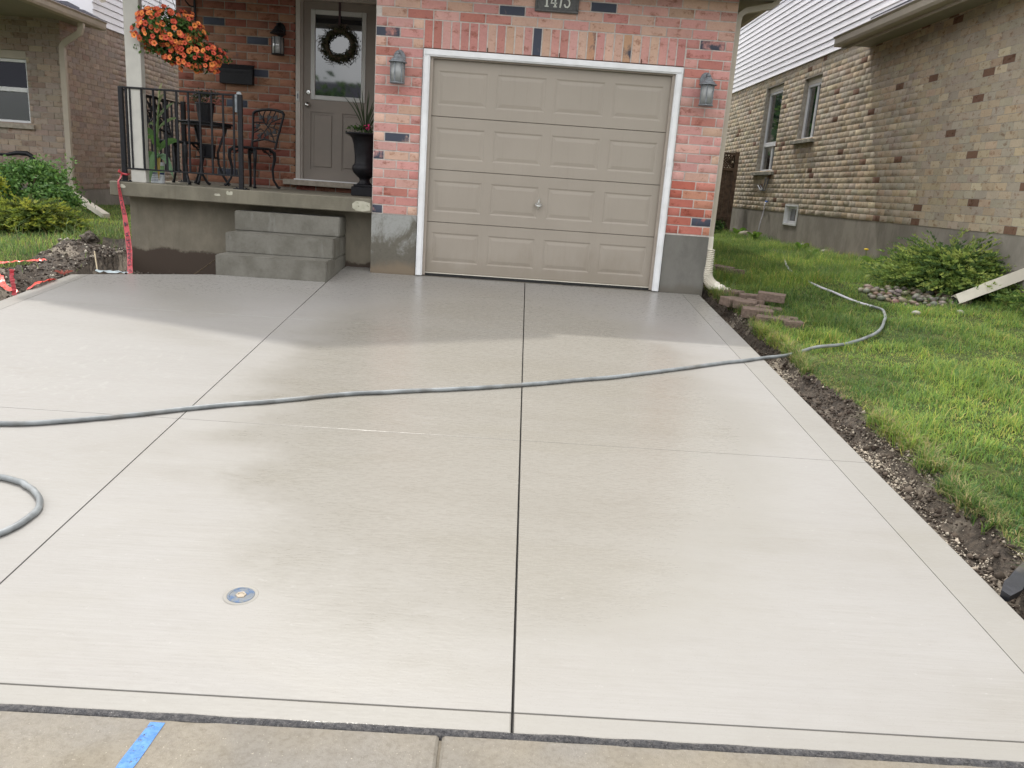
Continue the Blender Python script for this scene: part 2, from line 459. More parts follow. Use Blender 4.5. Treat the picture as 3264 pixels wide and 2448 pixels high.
# ------------------------------------------------------------------ object helpers
class MB:
    def __init__(s):
        s.v, s.f, s.mi, s.c = [], [], [], []
    def add(s, v, f, mi=0, c=None):
        o = len(s.v)
        s.v += [tuple(p) for p in v]
        s.f += [tuple(i + o for i in q) for q in f]
        s.mi += [mi] * len(f)
        if c is not None or s.c:
            s.c += [c or (1, 1, 1, 1)] * len(v)
        return s
    def box(s, x0, x1, y0, y1, z0, z1, mi=0, ch=0):
        if ch <= 0:
            v = [(x, y, z) for x in (x0, x1) for y in (y0, y1) for z in (z0, z1)]
            f = [(0, 1, 3, 2), (4, 6, 7, 5), (0, 4, 5, 1), (2, 3, 7, 6), (0, 2, 6, 4), (1, 5, 7, 3)]
            return s.add(v, f, mi)
        bm = bmesh.new()
        bmesh.ops.create_cube(bm, size=1)
        for q in bm.verts:
            q.co = ((x0 + x1) / 2 + q.co.x * (x1 - x0), (y0 + y1) / 2 + q.co.y * (y1 - y0), (z0 + z1) / 2 + q.co.z * (z1 - z0))
        bmesh.ops.bevel(bm, geom=list(bm.edges), offset=ch, segments=1, affect='EDGES')
        bm.verts.index_update()
        s.add([q.co[:] for q in bm.verts], [tuple(q.index for q in f.verts) for f in bm.faces], mi)
        bm.free()
        return s
    def quad(s, *p, mi=0):
        return s.add(p, [tuple(range(len(p)))], mi)
    def tube(s, pts, r, seg=8, caps=True, mi=0, c=None, flat=1.0):
        pts = [Vector(p) for p in pts]
        n = len(pts)
        rs = r if isinstance(r, (list, tuple)) else [r] * n
        v, f = [], []
        ref = None
        for i, p in enumerate(pts):
            t = (pts[min(i + 1, n - 1)] - pts[max(i - 1, 0)]).normalized()
            if ref is None:
                ref = t.orthogonal().normalized() if abs(t.z) > .9 else t.cross(Vector((0, 0, 1))).normalized()
            ref = (ref - t * ref.dot(t)).normalized()
            b = t.cross(ref)
            for k in range(seg):
                a = 2 * math.pi * k / seg
                v.append(p + (ref * math.cos(a) + b * math.sin(a) * flat) * rs[i])
        for i in range(n - 1):
            for k in range(seg):
                k2 = (k + 1) % seg
                f.append((i * seg + k, i * seg + k2, (i + 1) * seg + k2, (i + 1) * seg + k))
        if caps:
            f.append(tuple(range(seg - 1, -1, -1)))
            f.append(tuple((n - 1) * seg + k for k in range(seg)))
        return s.add(v, f, mi, c)
    def lathe(s, prof, cx=0, cy=0, cz=0, seg=24, mi=0, sx=1, sy=1):
        v, f = [], []
        for r, z in prof:
            for k in range(seg):
                a = 2 * math.pi * k / seg
                v.append((cx + r * math.cos(a) * sx, cy + r * math.sin(a) * sy, cz + z))
        n = len(prof)
        for i in range(n - 1):
            for k in range(seg):
                k2 = (k + 1) % seg
                f.append((i * seg + k, i * seg + k2, (i + 1) * seg + k2, (i + 1) * seg + k))
        f.append(tuple(range(seg - 1, -1, -1)))
        f.append(tuple((n - 1) * seg + k for k in range(seg)))
        return s.add(v, f, mi)
    def prism(s, poly, axis, a, b, mi=0):
        """extrude a 2D polygon along axis (0,1,2) between a and b"""
        def mk(p, t):
            q = list(p)
            q.insert(axis, t)
            return q
        n = len(poly)
        v = [mk(p, a) for p in poly] + [mk(p, b) for p in poly]
        f = [tuple(range(n - 1, -1, -1)), tuple(range(n, 2 * n))] + [(i, (i + 1) % n, n + (i + 1) % n, n + i) for i in range(n)]
        return s.add(v, f, mi)
    def xf(s, mat, start=0):
        s.v = s.v[:start] + [tuple(mat @ Vector(p)) for p in s.v[start:]]
        return s
    def mesh(s, name, mats, smooth=False, off=(0, 0, 0)):
        me = bpy.data.meshes.new(name)
        me.from_pydata([(p[0] - off[0], p[1] - off[1], p[2] - off[2]) for p in s.v], [], s.f)
        mats = mats if isinstance(mats, (list, tuple)) else [mats]
        for m in mats:
            me.materials.append(m)
        if len(mats) > 1:
            me.polygons.foreach_set('material_index', s.mi)
        if s.c:
            a = me.color_attributes.new('col', 'FLOAT_COLOR', 'POINT')
            a.data.foreach_set('color', np.array(s.c, 'f').ravel())
        bm = bmesh.new()
        bm.from_mesh(me)
        bmesh.ops.recalc_face_normals(bm, faces=bm.faces)
        bm.to_mesh(me)
        bm.free()
        if smooth:
            me.polygons.foreach_set('use_smooth', [True] * len(me.polygons))
        me.update()
        return me
    def build(s, name, mats, parent=None, smooth=False, world=True, **tags):
        off = (0, 0, 0)
        if parent is not None and world:
            q = parent
            off = Vector((0, 0, 0))
            while q is not None:
                off = off + q.location
                q = q.parent
        me = s.mesh(name, mats, smooth, off)
        return link(name, me, parent, **tags)

def link(name, me, parent=None, loc=None, **tags):
    o = bpy.data.objects.new(name, me)
    COL.objects.link(o)
    if parent is not None:
        o.parent = parent
    if loc is not None:
        o.location = loc
    for k, v in tags.items():
        o[k] = v
    return o

def thing(name, label, cat, loc=(0, 0, 0), rz=0, group=None, kind=None):
    o = bpy.data.objects.new(name, None)
    o.empty_display_size = .1
    COL.objects.link(o)
    o.location = loc
    o.rotation_euler = (0, 0, rz)
    o['label'], o['category'] = label, cat
    if group:
        o['group'] = group
    if kind:
        o['kind'] = kind
    return o

def copy_tree(o, parent=None):
    c = o.copy()
    COL.objects.link(c)
    if parent is not None:
        c.parent = parent
    for ch in list(o.children):
        copy_tree(ch, c)
    return c

def np_mesh(name, verts, faces, mat, cols=None, smooth=False):
    """verts (N,3), faces list of int arrays (each (n,k))"""
    me = bpy.data.meshes.new(name)
    verts = np.asarray(verts, 'f')
    me.vertices.add(len(verts))
    me.vertices.foreach_set('co', verts.ravel())
    loops = np.concatenate([f.ravel() for f in faces])
    sizes = np.concatenate([np.full(len(f), f.shape[1]) for f in faces])
    me.loops.add(len(loops))
    me.loops.foreach_set('vertex_index', loops.astype('i'))
    me.polygons.add(len(sizes))
    me.polygons.foreach_set('loop_start', np.concatenate([[0], np.cumsum(sizes)[:-1]]).astype('i'))
    me.materials.append(mat)
    me.update(calc_edges=True)
    if cols is not None:
        a = me.color_attributes.new('col', 'FLOAT_COLOR', 'POINT')
        a.data.foreach_set('color', np.asarray(cols, 'f').ravel())
    if smooth:
        me.polygons.foreach_set('use_smooth', np.ones(len(sizes), bool))
    return me

def fbm(x, y, s=1.0, seed=0.0):
    return mnoise.fractal(Vector((x * s + seed, y * s - seed, seed * .7)), 1.0, 2.0, 5)

# ------------------------------------------------------------------ ground heights
SL = 0.0711
def drive_z(x, y):
    return SL * min(y, 0.3)
def xr(y):            # right edge of the driveway
    return 2.970 + .0205 * y
def xl(y):            # left edge of the driveway
    return -3.027 - .046 * y
def lawn_r(x, y):
    return .071 * min(y, 1.2) + .06 * (x - 3) + .03
def lawn_l(x, y):
    return .071 * min(y, 1.2) + .02 * (-2.95 - x) + .03

# ------------------------------------------------------------------ bricks
class Wall:
    def __init__(s):
        s.b = []
    def run(s, u0, u1, z0, z1, to_world, rz, pal, course=.0883, blen=.25, j=.012, holes=(), off=0.0, wob=.0015):
        n = int(round((z1 - z0) / course))
        for r in range(n):
            za = z0 + r * course
            zc = za + course / 2
            spans = [(u0, u1)]
            for (a, b, c, d) in holes:
                if za + course * .5 > c and za + course * .5 < d:
                    ns = []
                    for p, q in spans:
                        if b <= p or a >= q:
                            ns.append((p, q))
                        else:
                            if a > p:
                                ns.append((p, a))
                            if b < q:
                                ns.append((b, q))
                    spans = ns
            for p, q in spans:
                u = u0 + off - blen + (blen / 2 if r % 2 else 0)
                while u < q:
                    a, b = max(u, p), min(u + blen, q)
                    if 0 < b - a < .05:          # swallow slivers
                        u += blen
                        continue
                    if 0 < q - b < .05:
                        b = q
                    if b - a > .05:
                        aa = a if a > p + 1e-6 else p
                        s.put(to_world((aa + b) / 2, zc), b - aa - j, course - j, rz, random.choice(pal), wob)
                    u += blen
    def put(s, c, l, h, rz, tint, wob=.0015):
        kk = random.uniform(.90, 1.10)
        t = [x * kk * random.uniform(.975, 1.025) for x in tint[:3]] + [tint[3] if len(tint) > 3 else 0.0]
        s.b.append((Vector(c), round(l, 3), round(h, 4), rz, t, wob))
    def emit(s, parent, mo, ms, limit=300):
        def score(b):
            q = project(b[0])
            if q is None or not (-20 < q[0] < 3284 and -20 < q[1] < 2468):
                return 0
            return b[1] * b[2] / q[2] ** 2
        order = sorted(s.b, key=score, reverse=True)
        solo = [b for b in order[:limit] if score(b) > 0]
        rest = order[len(solo):]
        base = parent.location
        cache = {}
        for c, l, h, rz, t, wob in solo:
            k = (l, h, random.randrange(3))
            if k not in cache:
                v, f = brick_tpl(l, h, k[2])
                me = bpy.data.meshes.new('brick')
                me.from_pydata(v, [], f)
                me.materials.append(mo)
                cache[k] = me
            o = bpy.data.objects.new('brick', cache[k])
            COL.objects.link(o)
            o.parent = parent
            dj = Vector((0, random.uniform(-wob, wob), 0))
            dj.rotate(Euler((0, 0, rz)))
            o.location = c + dj - base
            kx = .15 if wob < .0014 else 1
            o.rotation_euler = (random.uniform(-.006, .006) * kx, random.uniform(-.004, .004), rz + random.uniform(-.006, .006) * kx)
            o.color = t
        if rest:
            V, F, T = [], [], []
            for c, l, h, rz, t, wob in rest:
                v, f = brick_tpl(l, h, random.randrange(3))
                v = np.array(v) + (0, random.uniform(-wob, wob), 0)
                ca, sa = math.cos(rz), math.sin(rz)
                w = np.stack([v[:, 0] * ca - v[:, 1] * sa, v[:, 0] * sa + v[:, 1] * ca, v[:, 2]], 1) + np.array(c - base)
                F.append(np.array(f) + len(V) * 12)
                V.append(w)
                T += [t] * 12
            me = np_mesh('brick', np.concatenate(V), [np.concatenate(F)], ms)
            a = me.color_attributes.new('tint', 'FLOAT_COLOR', 'POINT')
            a.data.foreach_set('color', np.array(T, 'f').ravel())
            o = link('brick_courses', me, parent)
            o['kind'] = 'stuff'

def brick_tpl(l, h, var):
    r = random.Random(int(l * 1000) * 7 + int(h * 1000) * 131 + var)
    c, q = (.0007 if h < .0801 else .003), (.0003 if h < .0801 else .0013)
    X, Z = l / 2, h / 2
    v = []
    for sx, sz in ((-1, -1), (1, -1), (1, 1), (-1, 1)):
        v.append((sx * (X - c) + r.uniform(-q, q), r.uniform(-.0008, .0008) * (q / .0013), sz * (Z - c) + r.uniform(-q, q)))
    for sx, sz in ((-1, -1), (1, -1), (1, 1), (-1, 1)):
        v.append((sx * X + r.uniform(-q, q), c, sz * Z + r.uniform(-q, q)))
    for sx, sz in ((-1, -1), (1, -1), (1, 1), (-1, 1)):
        v.append((sx * X, .03, sz * Z))
    f = [(0, 1, 2, 3)]
    for k in range(4):
        k2 = (k + 1) % 4
        f += [(k, 4 + k, 4 + k2, k2), (4 + k, 8 + k, 8 + k2, 4 + k2)]
    return v, f

PINK = ([(.54, .285, .26)] * 7 + [(.56, .325, .29)] * 4 + [(.58, .385, .31)] * 4 + [(.50, .235, .21)] * 4 +
        [(.52, .345, .27)] * 2 + [(.44, .185, .155)] * 2)
BUFF = ([(.475, .405, .300)] * 8 + [(.445, .395, .310)] * 7 + [(.50, .415, .295)] * 5 + [(.42, .37, .30)] * 4 + [(.465, .375, .275)] * 3 + [(.44, .395, .32)] * 4 +
        [(.19, .115, .08)] * 1 + [(.57, .50, .36)] * 1)
PINK_PORCH_SHADE = ([(.25, .108, .076)] * 5 + [(.27, .132, .086)] * 5 + [(.285, .16, .105)] * 4 + [(.225, .082, .062)] * 4)  # facade brick darkened: the porch shade is put into the colour
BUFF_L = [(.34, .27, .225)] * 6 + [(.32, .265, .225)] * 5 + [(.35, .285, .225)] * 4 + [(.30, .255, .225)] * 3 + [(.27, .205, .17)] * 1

# ------------------------------------------------------------------ our house
EAVE_Z = 2.86
house = thing('brick_house', 'pink and red brick house with taupe garage door and covered front porch', 'house', (0, 0, 0))
# garage foundation and backing walls
mb = MB()
mb.box(-.465, -.004, .004, .25, -.25, .600)
mb.build('foundation', M['found_garage'], house)
MB().box(2.545, 3.0, .004, .25, -.25, .592).build('foundation', M['found_pier'], house)
mb = MB()
mb.box(-.465, -.002, .0045, .20, .602, 2.2).box(2.543, 3.0, .0045, .20, .594, 2.2).box(-.465, 3.0, .0045, .20, 2.2, 2.9)
mb.box(-.458, -.30, .20, 1.66, .3, 2.95)              # wall between porch and garage
mb.box(2.84, 2.993, .20, 13, .594, 2.95)             # right flank
MB().box(-1.70, -.466, 1.664, 1.80, .60, .80).box(-3.05, -1.70, 1.6545, 1.86, .30, 2.95).build('wall', simple('porch_shade_mortar', (.27, .235, .20), .95, .15, 20, .2, bump=.4, bscale=120), house)          # entry wall, porch shade put into the mortar colour
mb.box(-3.042, -2.9, 1.86, 13, .3, 2.95)
mb.build('wall', M['mortar'], house)
MB().box(2.84, 2.998, .25, 6.5, -.3, .588).build('foundation', M['found_pier'], house)
MB().box(-.02, 2.56, .25, .35, 2.2, 2.9).build('wall', M['mortar'], house)
w = Wall()
fr = lambda u, z: (u, 0, z)
w.run(-.465, 0.0, .605, 2.4594, fr, 0, PINK, off=.11)
w.run(2.541, 3.0, .605, 2.4594, fr, 0, PINK, off=-.12)
w.run(-.465, 3.0, 2.4594, 2.90, fr, 0, PINK, off=.05)
n_s = 29
for k in range(n_s):
    ww = 2.541 / n_s
    t = random.choice(PINK)
    if k == 12:
        t = (.4, .25, .2, .85)
    if k == 18:
        t = (.5, .30, .2, .42)
    if k == 22:
        t = (.5, .31, .2, .50)
    w.put((ww * (k + .5), 0, 2.2 + .1297), ww - .012, .2474, 0, t)
w.run(-3.05, -1.672, .742 + .02, 2.95, lambda u, z: (u, 1.65, z), 0, PINK_PORCH_SHADE, off=.06)
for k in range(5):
    w.put((-1.672 + .24 * (k + .5), 1.66, .771), .228, .05, 0, random.choice(PINK_PORCH_SHADE))
w.run(.0, 1.65, .742 + .02, 2.95, lambda u, z: (-.465, 1.65 - u, z), rad(-90), PINK)
w.run(.0, 5.5, .594, 2.86, lambda u, z: (3.0, u, z), rad(90), PINK)
w.run(.0, 5.3, .742 + .02, 2.95, lambda u, z: (-3.05, 7 - u, z), rad(-90), PINK)
# a few courses near the foot of the right pier are darker and redder where the wall stays damp
for i, b in enumerate(w.b):
    if b[0].y == 0 and b[0].x > 2.5 and b[0].z < 1.12:
        k = .74 if b[0].z < .98 else .86
        b[4][0], b[4][1], b[4][2] = b[4][0] * (k + .08), b[4][1] * k * .78, b[4][2] * k * .68
for yy, sp in ((0, ((-.345, 2.385, .58), (-.25, 1.42, .74), (-.41, 1.24, .55), (-.36, .65, .80), (1.66, 2.63, .95), (.83, 2.62, .9), (2.87, 2.43, .50), (2.93, .735, .60))),
               (1.65, ((-2.62, 2.62, .9), (-2.12, 2.44, .9), (-2.05, 2.075, .9), (-2.33, 1.73, .9), (-2.49, .90, .85), (-2.35, 2.20, .35)))):
    for ux, uz, al in sp:
        b = min((b for b in w.b if abs(b[0].y - yy) < .02), key=lambda b: (b[0].x - ux) ** 2 + (b[0].z - uz) ** 2)
        b[4][3] = al
w.emit(house, M['brick'], M['brick_s'])
# steel lintel edge and mortar drips over the door
mb = MB().box(0.0, 2.541, -.004, .1, 2.2, 2.2065)
for x in (.62, 1.32, 2.12):
    mb.box(x - .004, x + .004, -.006, .02, 2.2066, 2.245)
mb.build('lintel', simple('rusty_steel_lintel', (.075, .04, .025), .8, .3, 30, .3), house)

# ---- garage door frame (white brickmould) and taupe stops
fm = MB()
for x0, x1 in ((.004, .070), (2.471, 2.537)):
    fm.box(x0, x1, -.022, .05, .006, 2.131, ch=.004)
    fm.box(x0 + .012, x1 - .012, -.030, -.0221, .008, 2.13, ch=.003)
fm.box(.004, 2.537, -.022, .05, 2.1315, 2.196, ch=.004)
fm.box(.02, 2.52, -.030, -.0221, 2.143, 2.186, ch=.003)
fr_o = fm.build('door_frame', M['white'], house)
st = MB()
st.box(.0705, .098, .012, .046, .012, 2.118)
st.box(2.443, 2.4705, .012, .046, .012, 2.118)
st.box(.0705, 2.4705, .012, .046, 2.1185, 2.131)
st.build('door_stop', M['taupe_trim'], fr_o)
# ---- sectional door
gd = link('garage_door', None, house, (0, 0, 0))
gd.empty_display_size = .1
zs = [.040, .556, 1.076, 1.587, 2.120]
DX0, DX1 = .076, 2.466
def door_section(z0, z1):
    """one section: rails, stiles and four raised panels pressed into the sheet"""
    bm = bmesh.new()
    xs = [DX0]
    px = []
    for i in range(4):
        a = .150 + i * .5795
        px.append((a, a + .488))
    zi = (z0 + .105, z1 - .105)
    def quad(p, d):
        return [bm.verts.new((x, .048 - e, z)) for (x, z), e in zip(p, d)]
    def ring(r0, d0, r1, d1):
        a = [bm.verts.new((x, .048 - d0, z)) for x, z in r0]
        b = [bm.verts.new((x, .048 - d1, z)) for x, z in r1]
        for k in range(4):
            k2 = (k + 1) % 4
            bm.faces.new((a[k], a[k2], b[k2], b[k]))
    rect = lambda a, b, c, d: [(a, c), (b, c), (b, d), (a, d)]
    e = .004
    # outer sheet with holes
    cols = [DX0] + [v for p in px for v in p] + [DX1]
    zz0, zz1 = z0 + e, z1 - e
    for i in range(len(cols) - 1):
        a, b = cols[i], cols[i + 1]
        if i % 2 == 0:
            bm.faces.new(quad(rect(a, b, zz0, zz1), [0] * 4))
        else:
            bm.faces.new(quad(rect(a, b, zz0, zi[0]), [0] * 4))
            bm.faces.new(quad(rect(a, b, zi[1], zz1), [0] * 4))
            r = rect(a, b, zi[0], zi[1])
            ins = lambda t: rect(a + t, b - t, zi[0] + t, zi[1] - t)
            ring(r, 0, ins(.014), -.0055)
            ring(ins(.014), -.0055, ins(.020), -.0055)
            ring(ins(.020), -.0055, ins(.050), -.0005)
            bm.faces.new(quad(ins(.050), [-.0005] * 4))
    # rolled lips at the section joints
    for za, zb in ((zz0, z0 + .0008), (zz1, z1 - .0008)):
        bm.faces.new([bm.verts.new(p) for p in ((DX0, .048, za), (DX1, .048, za), (DX1, .060, zb), (DX0, .060, zb))])
    bmesh.ops.remove_doubles(bm, verts=bm.verts, dist=1e-5)
    bmesh.ops.recalc_face_normals(bm, faces=bm.faces)
    me = bpy.data.meshes.new('panel')
    bm.to_mesh(me)
    bm.free()
    for p in me.polygons:
        pass
    # make sure normals face the street
    if sum(p.normal.y * p.area for p in me.polygons) > 0:
        me.flip_normals()
    me.materials.append(M['taupe'])
    return me
for z0, z1 in zip(zs[:-1], zs[1:]):
    link('panel', door_section(z0, z1), gd)
mb = MB().box(DX0, DX1, .060, .075, .03, 2.12)
mb.build('backing', M['rubber'], gd)
mb = MB().box(DX0, DX1, .040, .0595, .031, .0395)
mb.build('bottom_rail', M['cream_metal'], gd)
MB().box(DX0, DX1, .038, .07, .002, .0305).build('weather_seal', M['rubber'], gd)
hd = MB()
hz = .800
hx = 1.226
hd.tube([(hx, .047, hz), (hx, .036, hz)], .026, 12)
hd.tube([(hx, .036, hz), (hx, .012, hz)], .010, 10)
hd.add([(hx - .036, .010, hz + .006), (hx, .008, hz + .020), (hx + .036, .010, hz + .006), (hx + .030, .010, hz - .010), (hx, .008, hz - .018), (hx - .030, .010, hz - .010),
        (hx - .036, .020, hz + .006), (hx, .020, hz + .020), (hx + .036, .020, hz + .006), (hx + .030, .020, hz - .010), (hx, .020, hz - .018), (hx - .030, .020, hz - .010)],
       [(0, 1, 2, 3, 4, 5), (11, 10, 9, 8, 7, 6), (0, 6, 7, 1), (1, 7, 8, 2), (2, 8, 9, 3), (3, 9, 10, 4), (4, 10, 11, 5), (5, 11, 6, 0)])
hd.tube([(hx, .013, hz + .014), (hx + .004, .010, hz + .060)], [.012, .007], 8)
hd.tube([(hx, .013, hz - .014), (hx - .004, .012, hz - .050)], [.011, .005], 8)
hd.build('handle', M['nickel'], gd, smooth=False)

# ---- front door in the recess
ed = link('entry_door', None, house, (0, 0, 0))
ed.empty_display_size = .1
DF = 1.66
f = MB()
f.box(-1.668, -1.612, DF - .03, 1.80, .865, 2.895, ch=.004)
f.box(-1.6118, -1.596, DF + .005, 1.80, .866, 2.89)
f.box(-.742, -.700, DF - .03, 1.80, .865, 2.895, ch=.004)
f.box(-1.6115, -.7425, DF - .03, 1.80, 2.878, 2.948, ch=.004)
f.build('door_frame', M['entry_frame'], ed)
MB().box(-.699, -.466, DF + .01, 1.80, .70, 2.95).build('side_panel', M['entry_frame'], ed)
GX0, GX1, GZ0, GZ1 = -1.478, -.892, 1.828, 2.758
leaf = MB()
Y0, Y1 = 1.70, 1.745
leaf.box(-1.5955, GX0 - .03, Y0, Y1, .872, 2.876).box(GX1 + .03, -.7425, Y0, Y1, .872, 2.876)
leaf.box(GX0 - .0299, GX1 + .0299, Y0, Y1, GZ1 + .03, 2.876).box(GX0 - .0299, GX1 + .0299, Y0, Y1, 1.46 + .2, GZ0 - .03)
leaf.box(GX0 - .0299, GX1 + .0299, Y0, Y1, .872, 1.0)
leaf.box(-1.235, -1.13, Y0, Y1, 1.0001, 1.6599)
leaf.box(GX0 - .0299, GX1 + .0299, Y0 + .014, Y1, 1.0001, 1.6599)
leaf.build('leaf', M['entry'], ed)
for xa, xb in ((GX0 + .01, -1.255), (-1.11, GX1 - .01)):
    p = MB()
    p.box(xa, xb, Y0 - .004 + .006, Y0 + .0139, 1.03, 1.63, ch=.0055)
    p.build('panel', M['entry'], ed)
g = MB()
for a, b, c, d in ((GX0 - .03, GX0 + .022, GZ0 - .03, GZ1 + .03), (GX1 - .022, GX1 + .03, GZ0 - .03, GZ1 + .03)):
    g.box(a, b, Y0 - .012, Y0 + .02, c, d, ch=.005)
g.box(GX0 + .0222, GX1 - .0222, Y0 - .012, Y0 + .02, GZ1 - .022, GZ1 + .03, ch=.005)
g.box(GX0 + .0222, GX1 - .0222, Y0 - .012, Y0 + .02, GZ0 - .03, GZ0 + .022, ch=.005)
go = g.build('lite_frame', M['lite_frame'], ed)
MB().box(GX0 + .0221, GX1 - .0221, Y0 + .004, Y0 + .012, GZ0 + .0221, GZ1 - .0221).build('glass_pane', M['glass'], go)
k = MB()
k.lathe([(.0, 0), (.030, .0), (.030, .008), (.012, .012), (.011, .030), (.024, .040), (.028, .052), (.022, .062), (0, .065)], seg=16)
k.xf(Matrix.Translation((-1.535, Y0, 1.735)) @ Matrix.Rotation(rad(90), 4, 'X'))
k.build('door_knob', M['nickel'], ed, smooth=True)
k = MB()
k.lathe([(0, 0), (.030, 0), (.030, .012), (.022, .018), (0, .019)], seg=16)
k.box(-.003, .003, -.008, .008, .0191, .030)
k.xf(Matrix.Translation((-1.532, Y0, 1.875)) @ Matrix.Rotation(rad(90), 4, 'X'))
k.build('deadbolt', M['nickel'], ed)
t = MB().box(-1.672, -.70, 1.56, 1.7, .862, .8755, ch=.003)
t.build('threshold', M['white'], ed)
MB().box(-1.80, -.66, 1.545, 1.70, .800, .8615, ch=.005).build('door_sill', M['beige_sill'], house)
db = MB().box(-1.660, -1.622, DF - .042, DF - .0301, 1.765, 1.875, ch=.004)
dbo = db.build('doorbell', M['lite_frame'], house)
MB().box(-1.648, -1.634, DF - .0455, DF - .0422, 1.79, 1.845).build('button', M['grey_metal'], dbo)

# ---- eaves, roofs and upper storey (mostly above the frame; they throw the shade on the driveway)
rf = MB()
rf.prism([(-.40, EAVE_Z + .12), (-.40, EAVE_Z + .17), (3.0, EAVE_Z + 1.65), (3.0, EAVE_Z + 1.5)], 0, -.2, 3.36)
rf.build('roof', M['shingle'], house)
mb = MB().box(-.2, 3.36, -.40, .007, EAVE_Z, EAVE_Z + .02).box(3.0, 3.36, .007, 6.5, EAVE_Z, EAVE_Z + .02)
mb.build('soffit', M['soffit'], house)
gt = MB()
gprof = [(-.40, EAVE_Z + .02), (-.50, EAVE_Z + .04), (-.52, EAVE_Z + .15), (-.505, EAVE_Z + .15), (-.49, EAVE_Z + .055), (-.40, EAVE_Z + .04)]
gt.prism(gprof, 0, -.2, 3.46)
gt.prism([(3.36 - (y + .4), z) for y, z in gprof], 1, -.40, 6.5)
gt.build('gutter', M['beige_metal'], house)
up = MB()
up.box(-3.05, .10, 1.66, 13, 2.95, 7.05)
up.box(.10, 3.0, 2.95, 13, EAVE_Z + 1.2, 7.3)
up.build('upper_wall', M['vinyl'], house)
rf = MB()                                              # gable over the left bay
rf.prism([(-3.80, 7.05), (-1.84, 8.50), (.12, 7.05), (.12, 6.9), (-1.84, 8.35), (-3.80, 6.9)], 1, 1.30, 9)
rf.add([(-3.6, 1.66, 7.05), (-.1, 1.66, 7.05), (-1.84, 1.66, 8.34)], [(0, 1, 2)])
rf.add([(-.2, 2.5, 7.3), (3.4, 2.5, 7.3), (3.4, 13.4, 7.3), (-.2, 13.4, 7.3), (-.2, 7.5, 8.9), (2.0, 7.5, 8.9)], [(0, 1, 5, 4), (1, 2, 5), (2, 3, 4, 5), (0, 3, 2, 1)])
rf.build('roof', M['shingle'], house)
pr = MB()                                              # porch roof, ceiling and front beam
pr.prism([(-.55, 2.99), (-.55, 3.05), (1.66, 3.85), (1.66, 3.7)], 0, -3.40, -.2)
pr.build('porch_roof', M['shingle'], house)
MB().box(-3.40, -.46, -.55, 1.66, 2.955, 2.985).box(-3.15, -.46, .02, .22, 2.90, 2.954).build('porch_ceiling', M['soffit'], house)

# ---- right corner downspout with corrugated pipe (part of the house drainage)
ds = MB()
def rect_spout(mb, pts, wx, wy, tw=0):
    """rectangular pipe following pts; wx, wy half sizes"""
    n = len(pts)
    v, f = [], []
    pts = [Vector(p) for p in pts]
    for i, p in enumerate(pts):
        t = (pts[min(i + 1, n - 1)] - pts[max(i - 1, 0)]).normalized()
        side = Vector((math.cos(tw), math.sin(tw), 0))
        side = (side - t * side.dot(t)).normalized()
        up_ = t.cross(side)
        for a, b in ((-1, -1), (1, -1), (1, 1), (-1, 1)):
            v.append(p + side * a * wx + up_ * b * wy)
    for i in range(n - 1):
        for k in range(4):
            k2 = (k + 1) % 4
            f.append((i * 4 + k, i * 4 + k2, i * 4 + 4 + k2, i * 4 + 4 + k))
    f += [(3, 2, 1, 0), tuple((n - 1) * 4 + k for k in range(4))]
    mb.add(v, f)
rect_spout(ds, [(3.38, .08, EAVE_Z + .05), (3.375, .08, EAVE_Z - .01), (3.33, .08, EAVE_Z - .045), (3.09, .08, EAVE_Z - .10), (3.04, .08, EAVE_Z - .14), (3.028, .08, EAVE_Z - .20), (3.028, .08, .60)], .026, .038)
ds_o = ds.build('downspout', M['beige_metal'], house)
sp = MB()
rect_spout(sp, [(3.028, .08, .5995), (3.030, .075, .45)], .030, .041)
ring = []
pth = []
for i in range(25):
    tt = i / 24
    if tt < .55:
        pth.append((3.034, .07 - .05 * tt, .47 - tt / .55 * .24))
    else:
        a = (tt - .55) / .45 * rad(78)
        pth.append((3.034 + .12 * (1 - math.cos(a)), .042 - .11 * (1 - math.cos(a)), .23 - .14 * math.sin(a)))
ptd, rs = [], []
for i in range(len(pth) - 1):
    p, q = Vector(pth[i]), Vector(pth[i + 1])
    for j, rr_ in ((0, .047), (.35, .060), (.65, .060)):
        ptd.append(p.lerp(q, j))
        rs.append(rr_)
for j in range(9):
    p = Vector((3.135 + j * .024, -.055 - j * .004, .085 - j * .009))
    ptd.append(p)
    rs.append((.047, .06, .06)[j % 3])
sp.tube(ptd, rs, 12)
sp.build('corrugated_pipe', M['cream_metal'], ds_o)

# ------------------------------------------------------------------ porch and steps
porch = thing('porch', 'old concrete porch slab on a damp stained foundation left of the garage', 'porch', (-1.8, 0, 0))
sb = MB().box(-3.095, -.468, -.03, 1.655, .600, .742, ch=.008)
sb.build('slab', M['slab_porch'], porch)
MB().box(-3.03, -.470, .25, 1.65, -.4, .5985).build('foundation', M['found_porch'], porch)
g = NT('pale_mortar_patch')
g.set(g.mix(g.ramp(g.noise(16, detail=6), .3, .7), (.38, .37, .29), (.48, .46, .38)), .9, .2)
g.l(g.ramp(g.noise(12, detail=7, rough=.7), .36, .44), g.b.inputs['Alpha'])
for (xa, xb, za, zb) in ((-.66, -.472, .612, .715), (-1.93, -1.86, .68, .725), (-2.05, -1.98, .665, .69), (-2.99, -2.93, .68, .72)):
    n = 9
    pts = []
    for i in range(n):
        a = 2 * math.pi * i / n
        pts.append(((xa + xb) / 2 + (xb - xa) / 2 * max(-1, min(1, 1.25 * math.cos(a))) * random.uniform(.85, 1), -.0312, (za + zb) / 2 + (zb - za) / 2 * max(-1, min(1, 1.25 * math.sin(a))) * random.uniform(.8, 1)))
    MB().add(pts, [tuple(range(n))]).build('mortar_patch', g.m, porch)

